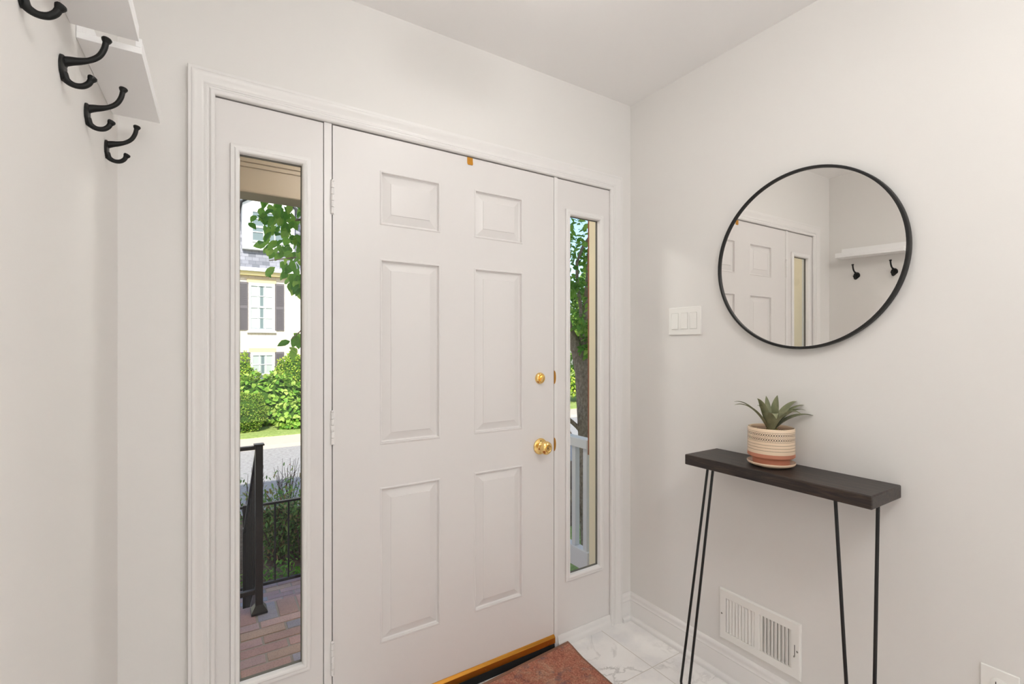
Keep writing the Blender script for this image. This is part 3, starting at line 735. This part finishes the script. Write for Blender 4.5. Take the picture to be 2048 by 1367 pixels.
while yy < y1-.06:
    mb = MB(); mb.box(NX-.006, NX+.006, yy-.006, yy+.006, sr(yy)-.716, sr(yy)+.001); mb.build('baluster', M_rail, ir, smooth=0); yy += .092
mb = MB(); mb.box(NX-.019, NX+.019, y1, y1+.038, -.949, sr(y1)+.03); mb.build('bottom_post', M_rail, ir, smooth=0)
# landing railing
lr = thing('landing_railing', 'black iron railing across the front of the lower landing', 'railing', (0, 0, 0))
RY = 3.33
mb = MB(); mb.box(-1.98, .28, RY-.016, RY+.016, -.178, -.158); mb.build('top_rail', M_rail, lr, bevel=.002)
mb = MB(); mb.box(-1.98, .28, RY-.014, RY+.014, -.915, -.890); mb.build('bottom_rail', M_rail, lr, bevel=.002)
for x in (-1.96, -1.416, .25):
    mb = MB(); mb.box(x-.018, x+.018, RY-.018, RY+.018, -.949, -.150); mb.build('post', M_rail, lr, smooth=0)
x = -1.864
for k in range(18):
    if abs(x+1.416) > .05:
        mb = MB(); mb.box(x-.007, x+.007, RY-.007, RY+.007, -.8895, -.1785); mb.build('baluster', M_rail, lr, smooth=0)
    x += .1155

# our own house above the room: roof that shades porch and near street
M_sh = Mat('grey_shingle', (120, 118, 120), .9)
def shingle():
    m = Mat('grey_roof_shingles', (140, 140, 145), .9, spec=.2); v = m.coord(kind='Object')
    m_ = m.node('ShaderNodeMapping'); m.l.new(v, m_.inputs[0]); m_.inputs['Rotation'].default_value = (math.radians(90), 0, 0)
    br = m.node('ShaderNodeTexBrick'); m.l.new(m_.outputs[0], br.inputs['Vector']); br.inputs['Scale'].default_value = 1
    br.inputs['Brick Width'].default_value = .22; br.inputs['Row Height'].default_value = .14; br.inputs['Mortar Size'].default_value = .004
    br.inputs['Color1'].default_value = (*lin((150, 150, 156)), 1); br.inputs['Color2'].default_value = (*lin((104, 106, 112)), 1); br.inputs['Mortar'].default_value = (*lin((84, 84, 90)), 1)
    m.color(br.outputs['Color']); return m
M_shing = shingle()
mb = MB(); mb.box(-8, 8, YB-3.5, .45, 5.40, 6.30); tag(mb.build('roof_overhang', M_sh, smooth=0), 'eave of the house this entry belongs to', 'roof', kind='structure')
mb = MB(); mb.box(-8, -7.8, YB-3.5, 0, -1.6, 5.4); mb.box(7.8, 8, YB-3.5, 0, -1.6, 5.4); mb.box(-8, 8, YB-3.6, YB-3.5, -1.6, 5.4); mb.box(-8, 8, YB-3.5, 0, 2.9, 3.1)
tag(mb.build('house_shell', M_stucco, smooth=0), 'outer walls of the house this entry belongs to', 'wall', kind='structure')

# ground
def grassmat(name, a, b, c):
    m = Mat(name, a, .95, spec=.1); v = m.coord(); m.color(m.ramp(m.noise(v, 14, 6, .7), [(.3, a), (.5, b), (.7, c)])); m.bump(m.noise(v, 60, 3), .8, .03); return m
M_grass = grassmat('lawn_grass', (120, 140, 70), (158, 176, 98), (196, 204, 130))
M_mulch = grassmat('mulch', (74, 56, 46), (120, 98, 80), (150, 130, 108))
M_asph = grassmat('asphalt', (150, 146, 142), (172, 168, 164), (192, 188, 184))
M_asph2 = M_asph
M_conc = Mat('pale_concrete', (196, 182, 166), .9)
mb = MB(); mb.add([(-14, 3.46, -1.16), (30, 3.46, -1.16), (30, 5.6, -1.22), (-14, 5.6, -1.22), (-14, 7.4, -1.5), (30, 7.4, -1.5), (-14, 3.46, -1.7), (30, 3.46, -1.7), (30, 7.4, -1.7), (-14, 7.4, -1.7)],
                  [(0, 1, 2, 3), (3, 2, 5, 4), (6, 7, 1, 0), (4, 5, 8, 9), (6, 9, 8, 7)])
g1 = tag(mb.build('front_lawn', M_mulch, smooth=0), 'mulched planting bed between the landing and the street', 'ground', kind='structure')
mb = MB(); mb.box(-40, 60, 7.4, 12.90, -1.7, -1.5); tag(mb.build('street', M_asph, smooth=0), 'grey asphalt street, near half in shade', 'street', kind='structure')
mb = MB(); mb.box(-40, 60, 12.90, 13.10, -1.7, -1.40); mb.box(-40, 60, 13.10, 14.25, -1.7, -1.405); tag(mb.build('sidewalk', M_conc, smooth=0), 'pale concrete curb and sidewalk across the street', 'sidewalk', kind='structure')
mb = MB(); mb.box(-40, 60, 14.25, 45, -1.7, -1.39); tag(mb.build('far_lawn', M_grass, smooth=0), 'sunlit green lawn across the street', 'lawn', kind='structure')
mb = MB(); mb.box(.31, 30, WT+.01, 3.45, -1.7, -1.17); mb.box(-14, -2.01, WT+.01, 3.45, -1.7, -1.17); tag(mb.build('side_lawn', M_grass, smooth=0), 'green lawn beside the porch', 'lawn', kind='structure')

# ------------------------------------------------------------------ house across the street
hs_ = thing('townhouse', 'cream brick townhouse with grey mansard roof and shuttered windows across the street', 'house', (0, 18, 0))
def hbrick():
    m = Mat('cream_brick', (226, 214, 198), .85, spec=.2); v = m.coord()
    m_ = m.node('ShaderNodeMapping'); m.l.new(v, m_.inputs[0]); m_.inputs['Rotation'].default_value = (math.radians(90), 0, 0)
    br = m.node('ShaderNodeTexBrick'); m.l.new(m_.outputs[0], br.inputs['Vector']); br.inputs['Scale'].default_value = 1
    br.inputs['Brick Width'].default_value = .22; br.inputs['Row Height'].default_value = .078; br.inputs['Mortar Size'].default_value = .006
    br.inputs['Color1'].default_value = (*lin((226, 214, 198)), 1); br.inputs['Color2'].default_value = (*lin((214, 198, 178)), 1); br.inputs['Mortar'].default_value = (*lin((196, 184, 168)), 1)
    m.color(br.outputs['Color']); return m
M_hb = hbrick(); M_hw = Mat('white_house_trim', (232, 232, 230), .5); M_shut = Mat('grey_shutter', (96, 90, 92), .6)
M_hg = Mat('window_glass_far', (112, 126, 126), .08); M_cur = Mat('lace_curtain', (172, 180, 174), .9); M_lint = Mat('brick_lintel', (206, 186, 144), .9); M_soff = Mat('yellow_cream_fascia', (232, 212, 156), .6)
mb = MB(); mb.box(-12, 8, 0, 8, -1.45, 3.95); mb.build('brick_wall', M_hb, hs_, smooth=0)
mb = MB(); mb.box(-12.2, 8.2, -.36, .05, 3.955, 4.08); mb.build('gutter', M_hw, hs_, bevel=.01)
mb = MB(); mb.box(-12.1, 8.1, -.22, -.001, 3.83, 3.954); mb.build('fascia', M_soff, hs_, smooth=0)
mb = MB(); mb.add([(-12.2, -.30, 4.081), (8.2, -.30, 4.081), (8.2, 1.2, 7.9), (-12.2, 1.2, 7.9), (-12.2, 8.3, 4.081), (8.2, 8.3, 4.081), (8.2, 6.8, 7.9), (-12.2, 6.8, 7.9)],
                  [(0, 1, 2, 3), (3, 2, 6, 7), (4, 5, 6, 7), (0, 3, 7, 4), (1, 5, 6, 2), (0, 1, 5, 4)]); mb.build('mansard_roof', M_shing, hs_, smooth=0)
def hwin(x0, x1, z0, z1, shut=True, lint=True, y=-.03):
    mb = MB()
    t = .075; mb.box(x0, x0+t, y-.03, 0, z0, z1); mb.box(x1-t, x1, y-.03, 0, z0, z1); mb.box(x0+t, x1-t, y-.03, 0, z0, z0+t); mb.box(x0+t, x1-t, y-.03, 0, z1-t*1.4, z1)
    zc = (z0+z1)/2; mb.box(x0+t, x1-t, y-.02, 0, zc-.03, zc+.03); mb.box(x0-.05, x1+.05, y-.07, 0, z0-.07, z0)
    xs = [x0+t+(x1-x0-2*t)*f_ for f_ in (1/3, 2/3)]
    for x in xs: mb.box(x-.012, x+.012, y-.012, 0, z0+t, z1-t)
    for f_ in (.25, .75): zz = z0+t+(z1-z0-2*t)*f_; mb.box(x0+t, x1-t, y-.012, 0, zz-.012, zz+.012)
    w = mb.build('window', M_hw, hs_, smooth=0, label='white framed sash window')
    mb = MB(); mb.box(x0+t, x1-t, y+.008, -.002, z0+t, z1-t); mb.build('pane', M_hg, w, smooth=0)
    xm = (x0+x1)/2
    mb = MB()
    for s_ in (-1, 1):
        rs = []
        for i in range(13):
            u = i/12; xx = xm+s_*(.05+u*((x1-x0)/2-t-.05)); rs.append([(xx, y+.006+.003*math.sin(u*30), z0+t+.02), (xx, y+.006+.003*math.sin(u*30), z1-t-.02), (xx, y+.0065, z1-t-.02), (xx, y+.0065, z0+t+.02)])
        mb.rings(rs)
    mb.build('curtain', M_cur, w, label='lace curtain')
    if shut:
        for a in (x0-.02-.30, x1+.02):
            mb = MB(); mb.box(a, a+.30, y-.015, 0, z0+.02, z1+.02); n = 22; hh = (z1-z0)/2
            for part in (0, 1):
                for k in range(n):
                    zz = z0+.06+part*hh+k*(hh-.09)/n; mb.box(a+.035, a+.265, y-.028, y-.014, zz, zz+.016)
            mb.build('shutter', M_shut, hs_, smooth=0, label='grey louvered shutter')
    if lint: mb = MB(); mb.box(x0-.05, x1+.05, y-.012, 0, z1+.001, z1+.16); mb.build('lintel', M_lint, hs_, smooth=0)
for dx in (-6.6, -3.3, 0, 3.3, 6.2):
    hwin(-.435+dx, .408+dx, 1.84, 3.565); hwin(-.37+dx, .408+dx, -.55, 1.05)
for dx in (-6.6, 0.0, 4.6):
    a, b = -.64+dx, 1.05+dx
    mb = MB(); mb.box(a, b, -.28, 1.0, 4.74, 6.35)
    dm = mb.build('dormer', M_hw, hs_, smooth=0, label='white roof dormer')
    xm = (a+b)/2
    mb = MB(); mb.rings([[(a-.15, y_, 6.32), (xm, y_, 6.98), (b+.15, y_, 6.32), (b+.15, y_, 6.42), (xm, y_, 7.10), (a-.15, y_, 6.42)] for y_ in (-.45, 1.2)]); mb.build('dormer_roof', M_shing, dm, smooth=0)
    mb = MB(); mb.rings([[(a, y_, 6.351), (b, y_, 6.351), (xm, y_, 6.94)] for y_ in (-.28, 1.0)]); mb.build('gable', M_hw, dm, smooth=0)
    mb = MB(); x0, x1, z0, z1 = -.34+dx, .75+dx, 5.03, 6.10
    mb.box(x0, x1, -.30, -.281, z0, z1); mb.build('dormer_pane', M_hg, dm, smooth=0)
    mb = MB()
    for x in (x0, (2*x0+x1)/3, (x0+2*x1)/3, x1): mb.box(x-.015, x+.015, -.32, -.301, z0, z1)
    for z, t in ((z0, .03), (5.36, .015), (5.55, .035), (5.83, .015), (z1, .03)): mb.box(x0, x1, -.325, -.301, z-t, z+t)
    mb.build('muntins', M_hw, dm, smooth=0)

# ------------------------------------------------------------------ vegetation
def leafy(name, cols, rough=.5, trans=.35):
    m = Mat(name, cols[1], rough, spec=.25); g = m.node('ShaderNodeNewGeometry')
    c = m.ramp(g.outputs['Random Per Island'], [(i/(len(cols)-1), k) for i, k in enumerate(cols)]); m.color(c)
    t = m.node('ShaderNodeBsdfTranslucent'); m.l.new(c, t.inputs[0]); x = m.node('ShaderNodeMixShader'); x.inputs[0].default_value = trans
    m.l.new(m.b.outputs[0], x.inputs[1]); m.l.new(t.outputs[0], x.inputs[2]); m.l.new(x.outputs[0], m.out.inputs[0]); return m
M_dog = leafy('dogwood_leaf', [(92, 146, 50), (118, 172, 62), (148, 194, 78), (184, 214, 98)], .45, .5)
M_box = leafy('boxwood_leaf', [(70, 100, 30), (104, 142, 40), (140, 168, 58), (170, 176, 84)], .7, .25)
M_lime = leafy('lime_leaf', [(84, 124, 32), (124, 164, 46), (164, 188, 60), (196, 202, 84)], .7, .25)
M_hosta = leafy('broad_leaf', [(84, 134, 44), (118, 164, 58), (154, 186, 78), (186, 202, 108)], .6, .3)
M_dark = leafy('dark_shrub_leaf', [(80, 116, 56), (110, 148, 70), (148, 176, 88), (172, 124, 92)], .6, .3)
M_tree = leafy('far_tree_leaf', [(64, 100, 40), (92, 134, 52), (134, 170, 70), (178, 200, 96)])
M_bark = Mat('grey_brown_bark', (108, 92, 78), .95, spec=.1)
_v = M_bark.coord(scale=(1, 1, .45)); _n = M_bark.noise(_v, 60, 6, .7); M_bark.color(M_bark.ramp(_n, [(.3, (122, 104, 90)), (.55, (188, 166, 146)), (.8, (220, 202, 182))])); M_bark.bump(_n, 1.0, .02)
M_twig = Mat('shrub_twig', (92, 66, 56), .9)
def leaf_at(mb, p, d, nrm, L, W, fold=.25, droop=.25):
    d = d.normalized(); s = d.cross(nrm)
    if s.length < 1e-3: s = Vector((1, 0, 0))
    s.normalize(); n = s.cross(d).normalized()
    us = (0, .25, .55, .82, 1.0); w = (0.05, .8, 1, .55, 0.02); vs = []
    for u, ww in zip(us, w):
        c = p+d*(L*u)-n*(L*droop*u*u); vs += [c-s*W*ww*.5+n*W*fold*ww*.5, c, c+s*W*ww*.5+n*W*fold*ww*.5]
    fs = []
    for i in range(len(us)-1):
        a = i*3; fs += [(a, a+1, a+4, a+3), (a+1, a+2, a+5, a+4)]
    mb.add(vs, fs)
def rdir(r, zb=0): 
    v = Vector((r.gauss(0, 1), r.gauss(0, 1), r.gauss(0, 1)+zb)); return v.normalized()
def card(mb, p, r, L, W):
    d = rdir(r); n = rdir(r, 1.2); s = d.cross(n).normalized(); mb.add([p-s*W*.1, p+d*L*.5-s*W*.5, p+d*L, p+d*L*.5+s*W*.5], [(0, 1, 2, 3)])
def bush(name, label, c, rad, mat, n, L, W, cat='bush', core=(62, 90, 34), seed=1, group=None, flat=0.0):
    r = random.Random(seed); t = thing(name, label, cat, (c[0], c[1], c[2]-rad[2]), 0, group)
    mb = MB(); rs = []
    for i in range(9):
        th = math.pi*i/8; rr = math.sin(th); rs.append([(rad[0]*.86*rr*math.cos(a)+.0005*math.cos(a), rad[1]*.86*rr*math.sin(a)+.0005*math.sin(a), rad[2]*(1-.86*math.cos(th)*-1)) for a in [2*math.pi*k/16 for k in range(16)]])
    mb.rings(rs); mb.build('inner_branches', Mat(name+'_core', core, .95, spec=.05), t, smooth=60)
    mb = MB()
    for i in range(n):
        d = rdir(r); k = r.uniform(.84, 1.03)*(1+.07*math.sin(d.x*9+seed)+.06*math.sin(d.z*11+seed*2))
        p = Vector((d.x*rad[0]*k, d.y*rad[1]*k, rad[2]+d.z*rad[2]*k))
        if p.z < .01: p.z = .01
        leaf_at(mb, p, (d+rdir(r)*.9), d+Vector((0, 0, .5)), L*r.uniform(.7, 1.2), W*r.uniform(.7, 1.2)) if L > .09 else card(mb, p, r, L, W)
    mb.build('foliage', mat, t, smooth=0); return t
GZ = -1.389
bush('clipped_boxwood', 'rounded clipped boxwood low at the left end of the far bed', (-.70, 15.36, GZ+.62), (.66, .36, .62), M_box, 6500, .05, .034, seed=3)
bush('leafy_bush', 'bushy green shrub under the left ground floor window', (-.78, 17.28, GZ+1.18), (.64, .34, 1.18), M_lime, 5200, .075, .05, seed=5)
bush('tall_bush', 'yellow green bush right of the ground floor window', (1.02, 17.32, GZ+1.22), (.78, .32, 1.22), M_lime, 6000, .08, .05, seed=9)
bush('hosta_mound', 'broad-leaved pale green plants in a wide mound in front of the house', (-.05, 16.36, GZ+.84), (1.45, .32, .84), M_hosta, 1100, .19, .14, seed=11)
bush('hosta_mound', 'low broad-leaved plants at the lawn edge beside the boxwood', (.74, 15.36, GZ+.42), (.56, .28, .42), M_hosta, 420, .18, .14, seed=12)
bush('side_hedge', 'green hedge along the far side of the street, right of the door', (9.5, 15.6, GZ+.75), (2.6, .8, .75), M_tree, 2600, .12, .08, seed=21)
bush('side_hedge', 'second green hedge farther along the far side of the street', (14.8, 15.9, GZ+.9), (2.6, .8, .9), M_lime, 2600, .12, .08, seed=22)

def shrub(name, label, c, w, h, seed, nst, mat, red=False):
    r = random.Random(seed); t = thing(name, label, 'shrub', c)
    mb = MB(); lf_ = MB()
    for i in range(nst):
        a = r.uniform(0, 6.28); b0 = Vector((r.uniform(-.25, .25)*w, r.uniform(-.25, .25)*w*.6, 0)); tp = Vector((math.cos(a)*w*.5*r.uniform(.3, 1), math.sin(a)*w*.32*r.uniform(.3, 1), h*r.uniform(.6, 1.0)))
        mid = b0.lerp(tp, .5)+Vector((r.uniform(-.05, .05), r.uniform(-.05, .05), .05)); pts = [b0, b0.lerp(mid, .5), mid, mid.lerp(tp, .5), tp]
        mb.tube(pts, [.009, .008, .006, .004, .002], 5)
        for k in range(105):
            u = r.uniform(.12, 1.0); q_ = b0.lerp(tp, u)+Vector((r.gauss(0, .075), r.gauss(0, .06), r.gauss(0, .05)))
            q_.z = max(.02, q_.z); leaf_at(lf_, q_, rdir(r, .4), Vector((0, 0, 1)), r.uniform(.045, .085), r.uniform(.018, .030))
    mb.build('stems', M_twig, t); lf_.build('foliage', mat, t, smooth=0); return t
shrub('nandina_shrub', 'dark green and reddish shrub behind the landing railing', (-.86, 4.55, -1.195), 1.15, .86, 31, 46, M_dark)
shrub('nandina_shrub', 'low green shrub behind the landing rail post at its left', (-2.05, 4.2, -1.19), .6, .62, 33, 20, M_dark)
shrub('low_shrub', 'low shrub under the railing outside the right sidelight', (1.45, 3.4, -1.17), .9, .75, 35, 26, M_dark)
for i, (x, y) in enumerate(((-1.25, 5.6), (-.75, 5.8), (-.3, 5.5))):
    r = random.Random(50+i); t = thing('twiggy_plant', ['bare red twigs poking up left behind the shrub', 'bare twigs poking up in the middle behind the shrub', 'bare twigs poking up right behind the shrub'][i], 'plant', (x, y, -1.23), 0, 'twigs behind the landing railing')
    mb = MB()
    for k in range(16):
        tp = Vector((r.uniform(-.2, .2), r.uniform(-.15, .15), r.uniform(.65, .95))); mb.tube([(0, 0, 0), tp*.5+Vector((r.uniform(-.04, .04), 0, 0)), tp], [.007, .005, .002], 5)
        q_ = tp*.7; mb.tube([q_, q_+Vector((r.uniform(-.12, .12), 0, .12))], [.003, .0015], 4)
    mb.build('stems', M_twig, t)
    mb = MB()
    for k in range(90):
        leaf_at(mb, Vector((r.gauss(0, .12), r.gauss(0, .1), r.uniform(.1, .85))), rdir(r, .5), Vector((0, 0, 1)), .06, .02)
    mb.build('foliage', M_dark, t, smooth=0)
# tufts of green ground plants between rail and street
for i, (x, y, s_) in enumerate(((-1.0, 3.9, .12), (-1.3, 4.0, .10), (-.75, 3.85, .09))):
    r = random.Random(80+i); t = thing('ground_plant', ['small green plant at the rail left of the shrub', 'small green plant nearest the rail post', 'small yellow-green plant under the shrub'][i], 'plant', (x, y, -1.17), 0, 'small plants in the mulch')
    mb = MB()
    for k in range(110): leaf_at(mb, Vector((r.gauss(0, s_), r.gauss(0, s_*.6), r.uniform(0, s_*1.4))), rdir(r, .8), Vector((0, 0, 1)), (.055), .022)
    mb.build('foliage', M_dog, t, smooth=0)

# dogwood tree: leaning trunk right, branches reaching over the porch steps
dg = thing('dogwood_tree', 'leaning dogwood tree with rough bark outside the right sidelight', 'tree', (1.80, 2.32, -1.17))
def T(p): return Vector(p)-Vector((1.80, 2.32, -1.17))
mb = MB()
mb.tube([T(p) for p in ((1.86, 2.28, -1.18), (1.79, 2.30, -.93), (1.775, 2.33, -.38), (1.765, 2.33, .27), (1.750, 2.34, .70), (1.735, 2.35, 1.0), (1.690, 2.38, 1.25), (1.610, 2.42, 1.45), (1.50, 2.45, 1.75), (1.25, 2.50, 2.3), (1.0, 2.5, 3.0))],
        [.115, .088, .080, .080, .083, .080, .070, .055, .048, .038, .022], 14)
mb.tube([T(p) for p in ((1.74, 2.35, .95), (1.76, 2.34, 1.25), (1.785, 2.33, 1.50), (1.78, 2.34, 1.75), (1.80, 2.30, 2.4), (1.95, 2.3, 3.1))], [.055, .045, .036, .028, .020, .010], 10)
mb.tube([T(p) for p in ((1.74, 2.35, 1.15), (1.725, 2.355, 1.50), (1.722, 2.36, 1.72), (1.690, 2.38, 1.98), (1.685, 2.38, 2.20), (1.74, 2.34, 2.38), (1.83, 2.30, 2.52), (1.95, 2.25, 2.75))], [.030, .024, .020, .018, .016, .015, .013, .008], 8)
mb.tube([T(p) for p in ((1.76, 2.34, .33), (1.66, 2.36, .43), (1.50, 2.42, .58), (1.3, 2.5, .85))], [.030, .024, .018, .010], 8)
mb.tube([T(p) for p in ((1.76, 2.34, .12), (1.68, 2.36, .18), (1.60, 2.40, .36), (1.50, 2.45, .46))], [.026, .020, .015, .008], 8)
mb.tube([T(p) for p in ((1.78, 2.33, -.75), (1.66, 2.36, -.45), (1.52, 2.42, -.10))], [.035, .028, .018], 8)
mb.tube([T(p) for p in ((1.52, 2.45, 1.72), (.8, 2.5, 2.2), (0, 2.3, 2.35), (-.6, 2.1, 2.30), (-1.05, 2.0, 2.20), (-1.38, 1.95, 2.12))], [.035, .030, .024, .018, .010, .004], 8)
mb.tube([T(p) for p in ((-.6, 2.1, 2.30), (-.95, 2.0, 2.05), (-1.20, 1.95, 1.90), (-1.36, 1.92, 1.86))], [.014, .010, .006, .003], 6)
mb.tube([T(p) for p in ((-.6, 2.1, 2.30), (-.9, 2.05, 1.75), (-1.1, 2.0, 1.45), (-1.22, 1.95, 1.34))], [.012, .009, .006, .003], 6)
mb.build('trunk', M_bark, dg, smooth=50)
r = random.Random(5); mb = MB()
poly = [(-1.473, 2.156), (-1.453, 2.07), (-1.386, 2.0), (-1.33, 1.975), (-1.385, 1.90), (-1.375, 1.83), (-1.30, 1.79), (-1.236, 1.787), (-1.245, 1.70), (-1.22, 1.67), (-.80, 1.60), (-.80, 2.45), (-1.35, 2.30)]
def inside(x, z, P):
    c = False; j = len(P)-1
    for i in range(len(P)):
        if (P[i][1] > z) != (P[j][1] > z) and x < (P[j][0]-P[i][0])*(z-P[i][1])/(P[j][1]-P[i][1])+P[i][0]: c = not c
        j = i
    return c
cnt = 0
while cnt < 460:
    x = r.uniform(-1.48, -.80); z = r.uniform(1.6, 2.45)
    if not inside(x+.02, z, poly): continue
    if (math.sin(x*23+z*9)+math.sin(z*31-x*7)) < -1.0: continue
    y = 1.92+r.gauss(0, .10); d = Vector((r.uniform(-.9, .5), r.uniform(-.6, .4), r.uniform(-1.1, -.1)))
    leaf_at(mb, T((x, y, z)), d, Vector((r.uniform(-.6, .6), r.uniform(-1.6, -.2), r.uniform(.2, 1.4))), r.uniform(.055, .085), r.uniform(.036, .054), .2, .3); cnt += 1
for k in range(26):
    x = r.uniform(-1.235, -1.0); z = r.uniform(1.26, 1.40)
    leaf_at(mb, T((x, 1.95+r.gauss(0, .04), z)), Vector((r.uniform(-.9, .3), -.2, r.uniform(-1.1, .1))), Vector((r.uniform(-.5, .5), -1, .8)), .085, .05, .2, .3)
clusters = [(1.70, 2.6, 2.55, .30), (1.55, 2.5, 2.35, .22), (1.85, 2.35, 2.30, .16), (1.62, 2.8, 2.2, .22), (1.80, 2.7, 2.0, .18), (1.60, 2.3, 1.95, .14), (1.85, 2.5, 1.72, .16), (1.62, 2.2, 1.55, .13),
            (1.78, 2.25, 1.45, .14), (1.72, 2.18, 1.30, .10), (1.9, 2.6, 1.1, .13), (1.2, 2.5, 2.5, .4), (.4, 2.4, 2.5, .4), (2.2, 2.4, 2.4, .4), (1.5, 2.5, 3.0, .5), (-.2, 2.2, 2.45, .35), (1.45, 2.4, .55, .08), (1.45, 2.42, .05, .08)]
for (x, y, z, s_) in clusters:
    for k in range(int(45+210*s_)):
        p = Vector((r.gauss(x, s_*.55), r.gauss(y, s_*.6), r.gauss(z, s_*.5)))
        leaf_at(mb, T(p), Vector((r.gauss(0, 1), r.gauss(0, 1), r.uniform(-1.0, .2))), Vector((r.gauss(0, .5), r.gauss(-.3, .5), 1)), r.uniform(.06, .10), r.uniform(.038, .06), .2, .3)
mb.build('foliage', M_dog, dg, smooth=0)

# background trees
def bigtree(label, x, y, h, rr, seed):
    r = random.Random(seed); t = thing('shade_tree', label, 'tree', (x, y, GZ), 0, 'trees beyond the street')
    mb = MB(); mb.tube([(0, 0, 0), (.1, 0, h*.3), (0, .1, h*.55), (.1, 0, h*.8)], [.25, .2, .14, .05], 10); mb.build('trunk', M_bark, t)
    mb = MB()
    for k in range(9):
        c = Vector((r.uniform(-.6, .6)*rr, r.uniform(-.6, .6)*rr, h*r.uniform(.38, .92))); s_ = rr*r.uniform(.35, .55)
        for j in range(520):
            d = rdir(r); card(mb, c+d*s_*r.uniform(.6, 1.0), r, .26, .20)
    mb.build('foliage', M_tree, t, smooth=0)
bigtree('full green tree beyond the street, left of the others', 10.5, 19.5, 8.0, 2.6, 61)
bigtree('full green tree beyond the street, in the middle', 16.6, 21.0, 7.0, 2.4, 62)
bigtree('full green tree beyond the street, at the right', 22.5, 18.0, 6.5, 2.4, 63)
bigtree('full green tree beside the street farther right', 13.0, 27.5, 9.0, 3.2, 64)
